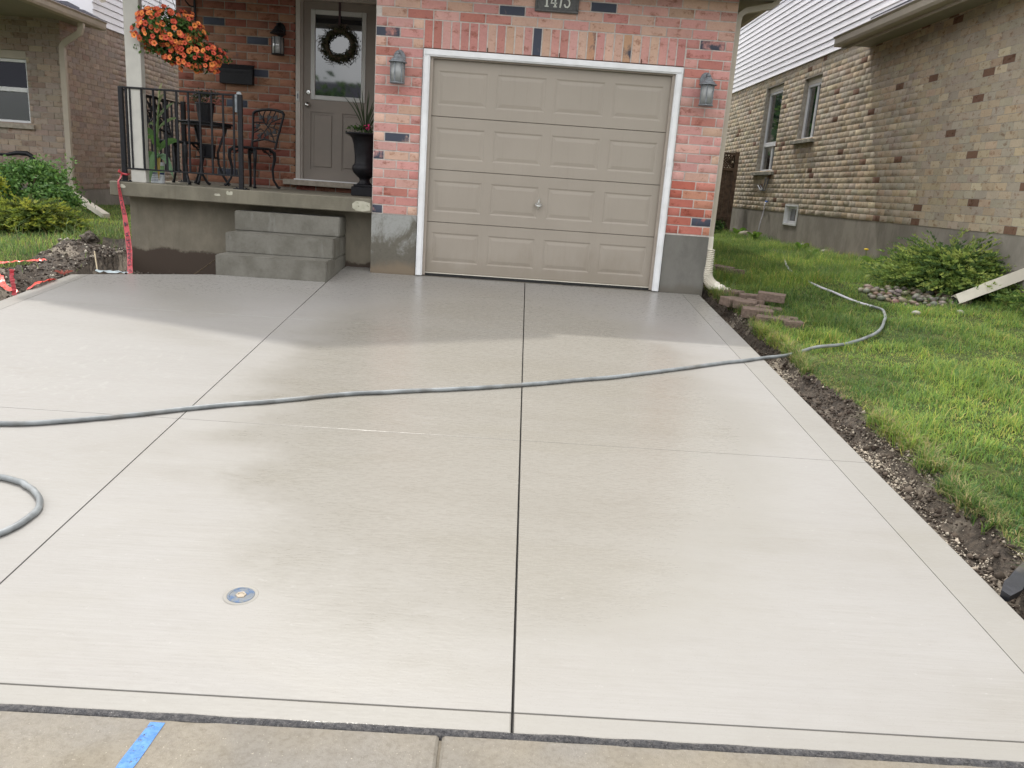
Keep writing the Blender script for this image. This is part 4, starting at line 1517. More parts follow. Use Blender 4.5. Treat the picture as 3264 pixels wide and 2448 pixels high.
while z < 6.2:
    h = .105
    b = MB()
    b.prism([(-6.004, z), (-5.975, z + .003), (-5.990, z + h - .006), (-6.004, z + h)], 1, 5.6, 12.25)
    b.build('siding_board', M['vinyl'], nl)
    z += h
MB().box(-6.2, -6.0045, 5.6, 12.25, zt2 + .004, 6.2).box(-9.5, -6.2, 6.0, 6.1, 3.3, 6.3).build('upper_wall', M['vinyl'], nl)
MB().box(-5.995, -5.58, 2.75, 5.06, 2.905, 2.918).box(-9.6, -5.5801, 2.75, 4.609, 2.9185, 2.931).build('soffit', M['soffit'], nl)
gt = MB()
gt.prism([(-5.65, 2.872), (-5.55, 2.88), (-5.53, 2.91), (-5.52, 2.965), (-5.50, 2.982), (-5.512, 2.988), (-5.535, 2.97), (-5.55, 2.90), (-5.65, 2.89)], 1, 2.66, 5.06)
gt.box(-5.64, -5.525, 5.0605, 5.066, 2.874, 2.975)
gt.prism([(2.75, 2.872), (2.67, 2.88), (2.65, 2.91), (2.64, 2.965), (2.63, 2.985), (2.66, 2.97), (2.67, 2.90), (2.75, 2.89)], 0, -9.6, -5.651)
gt.build('gutter', M['beige_metal'], nl)
MB().box(-5.515, -5.497, 2.66, 5.06, 2.9885, 2.997).build('drip_edge', M['vinyl'], nl)
rf = MB()
rf.add([(-5.49, 2.62, 3.0), (-9.6, 2.62, 3.0), (-9.6, 6.0, 3.42), (-6.6, 6.0, 3.42), (-6.0, 5.6, 3.17), (-5.49, 5.06, 3.0)], [(0, 5, 4, 3, 2, 1)])
rf.prism([(-5.4, 6.2), (-5.4, 6.3), (-9, 8.0), (-9, 7.9)], 1, 5.7, 12.5)
rf.build('roof', M['shingle'], nl)
d = MB()
rect_spout(d, [(-5.62, 4.50, 2.88), (-5.62, 4.50, 2.82), (-5.65, 4.51, 2.74), (-5.90, 4.55, 2.60), (-5.953, 4.56, 2.54), (-5.958, 4.56, 2.46), (-5.958, 4.56, .52), (-5.93, 4.52, .40), (-5.80, 4.40, .34)], .040, .030)
d.build('downspout', M['beige_metal'], nl)
d = MB()
rect_spout(d, [(-5.93, 5.72, 4.6), (-5.93, 5.72, 3.62), (-5.92, 5.70, 3.52), (-5.88, 5.66, 3.45), (-5.80, 5.58, 3.40)], .04, .03)
d.build('downspout', M['cream_metal'], nl)

# ------------------------------------------------------------------ fence with gate behind the garage
fe = thing('wooden_fence', 'brown wooden fence section with lattice top between the two houses', 'fence', (4.5, 9.5, .3))
for x in (5.80, 3.6):
    MB().box(x - .045, x + .045, 9.46, 9.55, .25, 2.0, ch=.006).build('post', M['wood'], fe)
MB().box(5.28, 5.37, 9.46, 9.55, .25, 2.12, ch=.006).build('post', M['wood'], fe)
x = 3.66
while x < 5.74:
    if not 5.22 < x < 5.38:
        MB().box(x, min(x + .136, 5.75), 9.49, 9.51, .32, 1.62, ch=.003).build('board', M['wood'], fe)
    x += .14
for z0, z1 in ((1.60, 1.66), (1.93, 1.98), (.55, .63)):
    MB().box(3.65, 5.75, 9.452, 9.4895, z0, z1, ch=.004).build('rail', M['wood'], fe)
lt = MB()
for k in range(-6, 40):
    x0 = 3.6 + k * .062
    lt.tube([(x0, 9.497, 1.66), (x0 + .27, 9.497, 1.93)], .017, 4)
    lt.tube([(x0 + .27, 9.505, 1.66), (x0, 9.505, 1.93)], .017, 4)
lt.v = [(min(5.75, max(3.65, p[0])), p[1], p[2]) for p in lt.v]
lt.build('lattice', M['wood'], fe)

# ------------------------------------------------------------------ wall lanterns
def lantern(name, label, x, y, zt, body, glassm, h=.305, group=None):
    t = thing(name, label, 'wall lamp', (x, y, zt - h), 0, group)
    R = .064
    m = MB()                                          # back plate, hooked arm
    m.lathe([(0, 0), (.060, 0), (.064, .006), (.056, .014), (.03, .020), (0, .022)], seg=16)
    m.xf(Matrix.Translation((0, 0, h * .80)) @ Matrix.Rotation(rad(90), 4, 'X') @ Matrix.Diagonal((.95, 1.25, 1, 1)))
    m.build('back_plate', body, t, world=False, smooth=False)
    m = MB()
    pts = []
    for i in range(13):
        a = i / 12 * rad(180)
        pts.append((0, -.018 - .051 * (1 - math.cos(a)), h * .84 + .045 * math.sin(a)))
    m.tube(pts, .010, 8)
    m.tube([(0, -.030, h * .98), (.0, -.02, h * 1.0)], [.009, .003], 6)
    m.build('arm', body, t, world=False)
    cy = -.118
    m = MB()                                          # tiered bell cap
    m.lathe([(0, .292), (.016, .288), (.020, .276), (.014, .268), (.030, .258), (.040, .244), (.046, .232), (.062, .222), (.066, .214), (.074, .206), (.086, .200), (.088, .192), (.07, .190)], cy=cy, seg=20)
    m.v = [(p[0], p[1], p[2] * h / .305) for p in m.v]
    m.build('cap', body, t, world=False, smooth=False)
    m = MB()
    m.lathe([(R, .012), (R, .19)], cy=cy, seg=24)
    m.build('glass', glassm, t, world=False, smooth=True)
    m = MB()
    for k in range(6):
        a = 2 * math.pi * (k + .25) / 6
        x_, y_ = math.cos(a) * (R + .002), cy + math.sin(a) * (R + .002)
        m.tube([(x_, y_, .01), (x_ * 1.02, cy + (y_ - cy) * 1.02, .192)], .0052, 6)
    m.build('ribs', body, t, world=False)
    m = MB()
    m.lathe([(0, 0), (.070, 0), (.074, .005), (.072, .011), (.060, .014), (0, .014)], cy=cy, seg=20)
    m.build('base', body, t, world=False)
    return t
lantern('wall_lantern', 'weathered pewter wall lantern between the front porch and the garage door', -.228, -.004, 2.150, M['grey_metal'], M['frost'], group='carriage lanterns on the garage wall')
lantern('wall_lantern', 'weathered pewter wall lantern right of the garage door', 2.768, -.004, 2.150, M['grey_metal'], M['frost'], group='carriage lanterns on the garage wall')
pl = lantern('wall_lantern', 'black porch lantern with clear glass beside the front door', -1.845, 1.646, 2.60, M['black'], M['lamp_glass'], .36)
m = MB()
m.lathe([(0, .03), (.016, .04), (.024, .08), (.02, .12), (.010, .15), (0, .15)], cy=-.118, seg=12)
m.build('bulb', M['bulb'], pl, world=False, smooth=True)

# ------------------------------------------------------------------ house number plaque
pq = thing('house_number_sign', 'dark bronze plaque with pale numbers 1473 above the garage door', 'house number', (1.258, 0, 2.71))
m = MB()
m.box(-.209, .209, -.020, -.002, -.108, .108, ch=.004)
m.build('plate', M['pewter_sign'], pq, world=False)
m = MB()
for a, b, c, d in ((-.209, .209, -.108, -.084), (-.209, .209, .084, .108), (-.209, -.188, -.0838, .0838), (.188, .209, -.0838, .0838)):
    m.box(a, b, -.030, -.0203, c, d, ch=.0045)
m.build('border', M['pewter_sign'], pq, world=False)
def stroke(mb, pts, w_):
    """flat raised stroke through 2D points"""
    y0, y1 = -.0285, -.0202
    n = len(pts)
    l, r_ = [], []
    for i, p in enumerate(pts):
        a, b = pts[max(i - 1, 0)], pts[min(i + 1, n - 1)]
        dx, dz = b[0] - a[0], b[1] - a[1]
        q = math.hypot(dx, dz)
        nx, nz = -dz / q * w_ / 2, dx / q * w_ / 2
        l.append((p[0] + nx, p[1] + nz))
        r_.append((p[0] - nx, p[1] - nz))
    v = [(p[0], y0, p[1]) for p in l] + [(p[0], y0, p[1]) for p in r_] + [(p[0], y1, p[1]) for p in l] + [(p[0], y1, p[1]) for p in r_]
    f = []
    for i in range(n - 1):
        f += [(i, i + 1, n + i + 1, n + i), (i, 2 * n + i, 2 * n + i + 1, i + 1), (n + i, n + i + 1, 3 * n + i + 1, 3 * n + i)]
    f += [(0, n, 3 * n, 2 * n), (n - 1, 3 * n - 1, 4 * n - 1, 2 * n - 1)]
    mb.add(v, f)
def digit(ch, x):
    m = MB()
    z0, z1 = -.066, .066
    if ch == '1':
        stroke(m, [(x, z0 + .008), (x, z1)], .017)
        stroke(m, [(x - .019, z0 + .005), (x + .019, z0 + .005)], .010)
        stroke(m, [(x - .018, z1 - .022), (x - .004, z1 - .004)], .010)
    if ch == '4':
        stroke(m, [(x + .008, z0 + .008), (x + .008, z1)], .016)
        stroke(m, [(x + .004, z1 - .003), (x - .032, z0 + .038)], .011)
        stroke(m, [(x - .036, z0 + .036), (x + .026, z0 + .036)], .010)
        stroke(m, [(x - .008, z0 + .005), (x + .024, z0 + .005)], .010)
    if ch == '7':
        stroke(m, [(x - .028, z1 - .008), (x + .030, z1 - .008)], .015)
        stroke(m, [(x + .026, z1 - .012), (x + .006, .010), (x - .004, z0)], .016)
        stroke(m, [(x - .026, z1 - .004), (x - .027, z1 - .032)], .008)
    if ch == '3':
        stroke(m, [(x - .026, z1 - .008), (x + .027, z1 - .008)], .014)
        stroke(m, [(x + .024, z1 - .012), (x - .002, .016)], .013)
        stroke(m, [(x - .002, .016), (x + .014, .006), (x + .024, -.016), (x + .022, -.040), (x + .006, z0 + .008), (x - .014, z0 + .010), (x - .026, z0 + .034)], .014)
    m.build('numeral', M['digit'], pq, world=False)
for ch, x in (('1', -.098), ('4', -.026), ('7', .034), ('3', .096)):
    digit(ch, x)

# ------------------------------------------------------------------ mailbox
mbx = thing('mailbox', 'black wall mailbox on the porch brick wall', 'mailbox', (-2.345, 1.648, 1.90))
m = MB()
m.prism([(-.002, 0), (-.002, .215), (-.055, .205), (-.085, .16), (-.085, 0)], 0, -.19, .19)
m.build('box', M['black'], mbx, world=False)
m = MB()
m.prism([(-.0005, .2155), (-.0005, .221), (-.058, .212), (-.092, .160), (-.092, .128), (-.086, .128), (-.086, .1605), (-.0555, .2058)], 0, -.197, .197)
m.build('lid', M['black'], mbx, world=False)

# ------------------------------------------------------------------ porch post
pp = thing('porch_post', 'cream square post standing at the left front of the porch', 'post', (-2.845, .14, .742))
m = MB().box(-.088, .062, -.04, .045, .0, 1.957, ch=.004)
m.build('shaft', M['stucco_post'], pp, world=False)

# ------------------------------------------------------------------ railing
ra = thing('porch_railing', 'black iron railing round the left front corner of the porch', 'railing', (-2.4, .10, .742))
def rail_post(x, y, w_=.021, h=.915):
    m = MB().box(x - w_, x + w_, y - w_, y + w_, .746, .742 + h, ch=.003)
    m.box(x - .068, x + .068, y - .055, y + .055, .7425, .7525, ch=.003)
    for dx in (-.05, .05):
        m.lathe([(.0, 0), (.010, 0), (.010, .01), (0, .012)], x + dx, y, .7525, 8)
    m.build('post', M['black'], ra)
rail_post(-2.995, .10)
rail_post(-1.814, .10)
MB().box(-3.01, -1.80, .085, .115, 1.642, 1.660, ch=.003).build('top_rail', M['black'], ra)
MB().box(-2.973, -1.836, .088, .112, .866, .882, ch=.002).build('bottom_rail', M['black'], ra)
for x in (-2.945, -2.905, -2.79, -2.675, -2.56, -2.445, -2.33, -2.215, -2.10, -1.985, -1.88):
    MB().box(x - .0085, x + .0085, .0915, .1085, .8825, 1.6415).build('baluster', M['black'], ra)
rail_post(-2.955, 1.53, .024)
MB().box(-3.007, -2.985, .1225, 1.56, 1.625, 1.641, ch=.003).build('top_rail', M['black'], ra)
MB().box(-3.005, -2.987, .1225, 1.505, .866, .882, ch=.002).build('bottom_rail', M['black'], ra)
for k in range(12):
    y = .22 + k * .108
    MB().box(-3.0045, -2.9875, y - .0085, y + .0085, .8825, 1.6245).build('baluster', M['black'], ra)
cl = thing('clamp', 'grey clamp fixed on the top of the railing end post', 'clamp', (-1.814, .10, 1.657))
m = MB()
m.lathe([(0, 0), (.026, .002), (.024, .018), (.012, .028), (0, .03)], -.01, -.0, .0005, 10)
m.build('cap', simple('grey_plastic', (.30, .32, .33), .45, .1, 20), cl, world=False)
m = MB().box(-.045, -.0215, -.03, .02, -.17, -.001, ch=.004)
m.build('body', M['grey_metal'], cl, world=False)

# ------------------------------------------------------------------ bistro set
ZP = .742
def chair(label, x, y, rz):
    t = thing('bistro_chair', label, 'chair', (x, y, ZP), rz, 'cast metal bistro chairs on the porch')
    IR = M['black']
    m = MB()                                          # seat: rim, rings and spokes (faces -Y)
    for r_, w_ in ((.205, .013), (.15, .006), (.095, .006), (.04, .008)):
        m.tube([(r_ * math.cos(a), r_ * math.sin(a) * .95, .44) for a in np.linspace(0, 2 * math.pi, 25)], w_, 6, caps=False)
    for k in range(16):
        a = 2 * math.pi * k / 16
        m.tube([(.04 * math.cos(a), .04 * math.sin(a), .44), (.2 * math.cos(a + .12), .19 * math.sin(a + .12), .44)], .008, 5)
    m.lathe([(0, .432), (.19, .434), (.19, .437), (0, .438)], seg=20)
    m.build('seat', IR, t, world=False)
    for sx, sy in ((-1, -1), (1, -1), (-1, 1), (1, 1)):
        m = MB()
        m.tube([(sx * .14, sy * .13, .435), (sx * .178, sy * .165, .40), (sx * .180, sy * .17, .33), (sx * .160, sy * .155, .22), (sx * .165, sy * .165, .10), (sx * .195, sy * .20, .025), (sx * .215, sy * .22, .006)],
               [.020, .021, .019, .015, .013, .014, .019], 8)
        for q in range(3):                            # filigree bracket
            m.tube([(sx * .15, sy * .145, .34 + q * .03), (sx * (.11 - q * .02), sy * .12, .40), (sx * (.09 - q * .02), sy * .11, .425)], .006, 5)
        m.build('leg', IR, t, world=False)
    lean = lambda z: .195 + (z - .44) * .24
    m = MB()
    Ls = [(-.165, lean(.44), .44), (-.18, lean(.6), .60), (-.205, lean(.75), .75), (-.218, lean(.84), .84)]
    top = [(-.218, lean(.84), .84), (-.19, lean(.865), .865), (-.10, lean(.885), .885), (0, lean(.892), .892), (.10, lean(.885), .885), (.19, lean(.865), .865), (.218, lean(.84), .84)]
    m.tube(Ls, .014, 7)
    m.tube([(-p[0], p[1], p[2]) for p in Ls], .014, 7)
    m.tube(top, .017, 7)
    m.tube([(-.168, lean(.52), .52), (0, lean(.555), .555), (.168, lean(.52), .52)], .011, 6)
    m.build('back_frame', IR, t, world=False)
    m = MB()                                          # vine lattice of the back
    L_ = lambda x_, z_: (x_, lean(z_), z_)
    vines = [[(-.12, .53), (-.02, .64), (.06, .75), (.19, .80)], [(.14, .53), (.06, .66), (-.04, .74), (-.14, .86)], [(-.17, .62), (-.08, .67), (-.02, .64)],
             [(-.19, .74), (-.10, .745), (-.04, .74), (.0, .72)], [(.18, .66), (.10, .68), (.03, .70)], [(.0, .72), (.0, .80), (.03, .88)], [(-.04, .74), (-.07, .82), (-.05, .885)],
             [(.06, .66), (.08, .59), (.16, .60)], [(-.02, .64), (.0, .58), (-.03, .55)], [(.06, .75), (.08, .82), (.10, .88)], [(-.10, .745), (-.13, .68), (-.175, .68)], [(.1, .68), (.12, .74), (.2, .74)]]
    for vv_ in vines:
        m.tube([L_(*p) for p in vv_], .0072, 5)
    for (x_, z_, a) in ((.02, .80, .3), (-.10, .80, 2.2), (.12, .64, -.6), (-.08, .59, 1.0), (.11, .80, 1.2), (-.13, .70, .2), (.03, .62, 2.0)):
        p = [(x_ + .042 * math.cos(a + q) * (1 if k % 2 == 0 else .55), z_ + .042 * math.sin(a + q) * (1 if k % 2 == 0 else .55)) for k, q in enumerate(np.linspace(0, 2 * math.pi, 7)[:-1])]
        m.add([(px_, lean(pz_) - .004, pz_) for px_, pz_ in p] + [(px_, lean(pz_) + .004, pz_) for px_, pz_ in p],
              [tuple(range(6)), tuple(range(11, 5, -1))] + [(k, (k + 1) % 6, 6 + (k + 1) % 6, 6 + k) for k in range(6)])
    m.build('back_lattice', IR, t, world=False)
    return t
chair('black cast metal bistro chair against the brick wall beside the door', -2.05, 1.20, rad(-22))
chair('black cast metal bistro chair behind the railing, left of the table', -2.70, .78, rad(82))

tb = thing('bistro_table', 'small round black bistro table behind the railing', 'table', (-2.50, 1.02, ZP))
m = MB()
m.lathe([(0, .655), (.282, .655), (.288, .662), (.288, .668), (.282, .674), (0, .674)], seg=32)
m.lathe([(.255, .634), (.262, .632), (.262, .655), (.255, .655)], seg=32)
m.build('tabletop', M['black'], tb, world=False)
for k in range(3):
    a = rad(25 + 120 * k)
    ca, sa = math.cos(a), math.sin(a)
    m = MB()
    prof = [(.205, .653), (.20, .60), (.155, .48), (.115, .36), (.12, .24), (.16, .12), (.215, .03), (.235, .008)]
    m.tube([(r_ * ca, r_ * sa, z_) for r_, z_ in prof], [.017, .016, .014, .013, .013, .013, .015, .018], 8)
    m.build('leg', M['black'], tb, world=False)
m = MB()
m.tube([(.118 * math.cos(a), .118 * math.sin(a), .30) for a in np.linspace(0, 2 * math.pi, 25)], .009, 6, caps=False)
m.build('ring', M['black'], tb, world=False)
m = MB()
m.lathe([(0, .296), (.112, .296), (.112, .302), (0, .302)], seg=20)
m.build('shelf', M['black'], tb, world=False)
bx = thing('small_pot', 'small square black pot standing on the lower shelf of the bistro table', 'pot', (-2.48, 1.02, ZP + .3022))
m = MB()
m.prism([(-.05, 0), (.05, 0), (.062, .14), (-.062, .14)], 1, -.055, .055)
m.build('pot', M['black_plastic'], bx, world=False)

# ------------------------------------------------------------------ foliage generators
def leaves(n, centre, radii, size, pal, lobes=0, shell=.45, up=.25, seed=0, flat=1.0, drop=None):
    """leaf quads spread in an uneven ellipsoid volume -> verts, faces, colours"""
    r = np.random.default_rng(seed + 5)
    d = r.normal(size=(n, 3))
    d /= np.linalg.norm(d, axis=1)[:, None]
    rad_ = (shell + (1 - shell) * r.random(n) ** .5)
    bump = np.array([mnoise.fractal(Vector((a * 1.7 + seed, b * 1.7, c * 1.7)), 1, 2, 4) for a, b, c in d])
    rad_ = rad_ * (1 + .55 * bump)
    P = d * rad_[:, None] * np.array(radii) + np.array(centre)
    if lobes:
        lc = r.normal(size=(lobes, 3))
        lc /= np.linalg.norm(lc, axis=1)[:, None]
        lc[:, 2] = np.abs(lc[:, 2]) * .8
        w = r.integers(0, lobes, n)
        P = np.where((r.random(n) < .6)[:, None], np.array(centre) + (lc[w] * .72 + d * .36 * rad_[:, None]) * np.array(radii), P)
    N = d * .7 + r.normal(size=(n, 3)) * .6 + np.array([0, 0, up])
    N /= np.linalg.norm(N, axis=1)[:, None]
    return leaf_quads(P, N, size, pal, r)
def leaf_quads(P, N, size, pal, r, aspect=.55):
    n = len(P)
    T = np.cross(N, r.normal(size=(n, 3)))
    T /= np.linalg.norm(T, axis=1)[:, None] + 1e-9
    B = np.cross(N, T)
    s_ = (size * r.uniform(.6, 1.3, n))[:, None]
    V = np.stack([P - T * s_ * .5, P + B * s_ * aspect * .5 + N * s_ * .08, P + T * s_ * .5 - N * s_ * .06, P - B * s_ * aspect * .5 + N * s_ * .08], 1)
    F = (np.arange(n) * 4)[:, None] + np.array([[0, 1, 2, 3]])
    pal = np.array(pal)
    c = pal[r.integers(0, len(pal), n)] * r.uniform(.75, 1.25, (n, 1))
    C = np.ones((n, 4, 4))
    C[:, :, :3] = c[:, None, :]
    return V.reshape(-1, 3), F, C.reshape(-1, 4)
def join_leaves(name, sets, parent, mat=None, stuff=True):
    V, F, C = [], [], []
    o = 0
    for v, f, c in sets:
        V.append(v)
        F.append(f + o)
        C.append(c)
        o += len(v)
    V = np.concatenate(V)
    if parent is not None:
        V = V - np.array(parent.location)
    ob = link(name, np_mesh(name, V, [np.concatenate(F)], mat or M['leaf'], np.concatenate(C)), parent)
    if stuff:
        ob['kind'] = 'stuff'
    return ob
G_MID = [(.065, .145, .035), (.085, .175, .042), (.05, .115, .03), (.11, .20, .05)]
G_DARK = [(.022, .055, .018), (.03, .07, .02), (.04, .085, .025)]
G_YEL = [(.28, .33, .04), (.36, .38, .05), (.21, .27, .04), (.15, .20, .04)]
G_JUN = [(.155, .235, .060), (.215, .295, .075), (.10, .17, .052), (.28, .345, .095), (.07, .125, .042)]

# hanging basket of orange flowers
hbk = thing('hanging_basket', 'hanging basket overflowing with orange petunia-like flowers beside the porch post', 'hanging basket', (-2.57, .28, 2.36))
sets = [leaves(2800, (-2.60, .28, 2.215), (.33, .27, .20), .045, G_MID + [(.16, .17, .06)], 0, .3, seed=1),
        leaves(1500, (-2.34, .34, 2.02), (.30, .22, .135), .042, G_DARK + G_MID, 0, .3, seed=2)]
join_leaves('leaves', sets, hbk)
m = MB()
m.lathe([(0, 2.09), (.08, 2.09), (.105, 2.17), (.11, 2.185), (.095, 2.18), (0, 2.17)], -2.60, .28, 0, 16)
m.build('basket', M['black_plastic'], hbk)
m = MB()
for a in (0.5, 2.6, 4.7):
    m.tube([(-2.60 + .165 * math.cos(a), .28 + .165 * math.sin(a), 2.25), (-2.60, .28, 2.72)], .0025, 5)
m.tube([(-2.60, .28, 2.715), (-2.60, .28, 2.78)], .004, 6)
m.build('hanger_wires', M['black'], hbk)
def flower_mesh():
    v, f, c = [], [], []
    rim = 10
    for k in range(rim):
        a = 2 * math.pi * k / rim
        r_ = .0195 if k % 2 == 0 else .0165
        v.append((r_ * math.cos(a), r_ * math.sin(a), .0 + (.001 if k % 2 else -.002)))
        c.append((.70, .155, .075, 1))
    for k in range(rim):
        a = 2 * math.pi * k / rim
        v.append((.0085 * math.cos(a), .0085 * math.sin(a), -.003))
        c.append((.76, .25, .075, 1))
    v.append((0, 0, -.014))
    c.append((.16, .045, .01, 1))
    v.append((0, 0, -.024))
    c.append((.35, .09, .03, 1))
    for k in range(rim):
        k2 = (k + 1) % rim
        f += [(k, k2, rim + k2, rim + k), (rim + k, rim + k2, 2 * rim)]
    for k in range(0, rim, 2):
        f.append((k, 21, (k + 2) % rim))
    me = bpy.data.meshes.new('flower')
    me.from_pydata(v, [], f)
    a = me.color_attributes.new('col', 'FLOAT_COLOR', 'POINT')
    a.data.foreach_set('color', np.array(c, 'f').ravel())
    me.materials.append(M['petal'])
    return me
fm_ = flower_mesh()
rr = random.Random(5)
nfl = 0
for cx, cy, cz, rx, ry, rz_, n in ((-2.60, .28, 2.225, .345, .285, .205, 186), (-2.34, .34, 2.015, .31, .235, .14, 112)):
    k = 0
    while k < n:
        d = Vector((rr.gauss(0, 1), rr.gauss(0, 1), rr.gauss(.05, 1))).normalized()
        if d.y > .35:
            continue
        b = 1 + .38 * mnoise.fractal(Vector((d.x * 1.7 + cx, d.y * 1.7, d.z * 1.7)), 1, 2, 3)
        p = Vector((cx + d.x * rx * b, cy + d.y * ry * b, cz + d.z * rz_ * b))
        o = bpy.data.objects.new('flower', fm_)
        COL.objects.link(o)
        o.parent = hbk
        o.location = p - hbk.location
        q = (d + Vector((rr.gauss(0, .35), -.5 + rr.gauss(0, .3), .15 + rr.gauss(0, .3)))).normalized()
        o.rotation_euler = q.to_track_quat('Z', 'Y').to_euler()
        s_ = rr.uniform(1.15, 1.7)
        o.scale = (s_, s_, s_)
        k += 1
# iron scroll bracket on the house corner
br = thing('plant_bracket', 'black wrought iron plant bracket on the brick corner behind the basket', 'bracket', (-2.83, 1.64, 2.6))
m = MB()
m.box(-2.84, -2.815, 1.632, 1.646, 2.56, 2.95, ch=.003)
m.tube([(-2.83, 1.63, 2.90), (-2.83, 1.1, 2.92)], .008, 6)
m.tube([(-2.83 - .02 * i / 10, 1.60 - .04 * i + .05 * math.sin(i * .9), 2.66 + .022 * i + .035 * math.cos(i * .9)) for i in range(11)], .008, 6)
m.build('scroll', M['black'], br)

# pot on the table
tp_ = thing('flower_pot', 'dark flower pot with mauve bushy plant on the bistro table', 'potted plant', (-2.50, 1.0, ZP + .6745))
m = MB()
m.lathe([(0, 0), (.072, 0), (.098, .185), (.106, .188), (.106, .205), (.092, .205), (.090, .18), (0, .175)], seg=20)
m.build('pot', M['black_plastic'], tp_, world=False)
join_leaves('leaves', [leaves(420, (-2.50, 1.0, 1.672), (.175, .16, .085), .030, [(.05, .075, .035), (.075, .085, .055), (.04, .06, .03)], 5, .2, seed=4),
                       leaves(160, (-2.50, 1.0, 1.70), (.185, .16, .085), .018, [(.20, .14, .20), (.24, .17, .22), (.18, .10, .13)], 6, .7, seed=6)], tp_)

# printed pot with a tall broad-leaved plant by the post
lp = thing('potted_plant', 'tall leafy plant in a printed white and green nursery pot behind the railing', 'potted plant', (-2.775, .36, ZP))
m = MB()
m.lathe([(0, 0), (.064, 0), (.066, .004), (.074, .20), (.077, .2005), (.077, .212), (.070, .212), (.068, .19), (0, .185)], seg=24)
m.build('pot', simple('white_pot', (.62, .66, .70), .45, .04, 20), lp, world=False)
def band(z0, z1, mat, name):
    v, f = [], []
    for i in range(19):
        a = rad(180 + 180 * i / 18)
        for z_ in (z0, z1):
            r_ = .0655 + (z_ / .2) * .0085 + .0006
            v.append((r_ * math.cos(a), r_ * math.sin(a), z_))
    for i in range(18):
        f.append((2 * i, 2 * i + 2, 2 * i + 3, 2 * i + 1))
    return MB().add(v, f).build(name, mat, lp, world=False)
band(.110, .178, simple('green_label', (.24, .42, .20), .5, .1, 20), 'label_band')
band(.088, .108, simple('navy_label', (.03, .05, .13), .5, .1, 20), 'label_band')
m = MB()
for z_, a0, a1 in ((.070, 205, 330), (.052, 210, 322), (.034, 215, 318), (.020, 218, 300)):
    for k in range(int((a1 - a0) / 7)):
        a = rad(a0 + k * 7)
        b = rad(a0 + k * 7 + random.uniform(3, 6))
        r_ = .0655 + (z_ / .2) * .0085 + .0009
        m.quad(*[(r_ * math.cos(q), r_ * math.sin(q), zz_) for q, zz_ in ((a, z_), (b, z_), (b, z_ + .006), (a, z_ + .006))])
m.build('small_print', simple('navy_print', (.05, .07, .16), .5, .1, 20), lp, world=False)
def text_mesh(body, size, extrude=.0004):
    cu = bpy.data.curves.new('lettering', 'FONT')
    cu.body = body
    cu.size = size
    cu.extrude = extrude
    cu.align_x, cu.align_y = 'CENTER', 'CENTER'
    cu.resolution_u = 3
    ob = bpy.data.objects.new('lettering', cu)
    COL.objects.link(ob)
    dg = bpy.context.evaluated_depsgraph_get()
    me = bpy.data.meshes.new_from_object(ob.evaluated_get(dg))
    bpy.data.objects.remove(ob)
    bpy.data.curves.remove(cu)
    return me
def wrap_text(body, size, z_, mat, a_c=262):
    me = text_mesh(body, size)
    for v in me.vertices:
        x_, y_, e = v.co
        zz_ = z_ + y_
        r_ = .0655 + (zz_ / .2) * .0085 + .0014 + e
        a = rad(a_c) + x_ / r_
        v.co = (r_ * math.cos(a), r_ * math.sin(a), zz_)
    me.materials.append(mat)
    link('lettering', me, lp)
wrap_text('HOME GARDEN', .013, .098, M['white'])
m = MB()
for k in range(8):
    a = 2 * math.pi * k / 8
    m.add([(-.005 + .011 * math.cos(q) * w_, -.0745, .158 + .011 * math.sin(q) * w_) for q, w_ in ((a - .3, 1), (a + .3, 1), (a + .39, .5), (a - .39, .5))], [(0, 1, 2, 3)])
m.build('emblem', simple('red_emblem', (.6, .07, .05), .5, .1, 20), lp, world=False)
def broad_leaf(mb, p0, p1, p2, w_, c, seg=7):
    """arched strap leaf along a quadratic path with a folded midrib"""
    p0, p1, p2 = Vector(p0), Vector(p1), Vector(p2)
    v = []
    for i in range(seg + 1):
        t_ = i / seg
        p = p0 * (1 - t_) ** 2 + p1 * 2 * t_ * (1 - t_) + p2 * t_ ** 2
        d = ((p1 - p0) * (1 - t_) + (p2 - p1) * t_).normalized()
        sd = d.cross(Vector((.2, -1, .3))).normalized()
        ww = w_ * math.sin(math.pi * min(1, .12 + .88 * t_)) ** .7 * (1 if t_ < .98 else .1)
        nn = sd.cross(d)
        v += [p - sd * ww + nn * ww * .35, p, p + sd * ww + nn * ww * .35]
    f = []
    for i in range(seg):
        for k in (0, 1):
            f.append((i * 3 + k, i * 3 + k + 1, i * 3 + 4 + k, i * 3 + 3 + k))
    mb.add(v, f, 0, c)
rr = random.Random(3)
m = MB()
m.tube([(0, 0, .19), (.01, .0, .45), (.025, .01, .70), (.05, .02, .93)], [.016, .013, .010, .006], 7, c=(.16, .24, .09, 1))
m.build('stem', M['leaf'], lp, world=False)
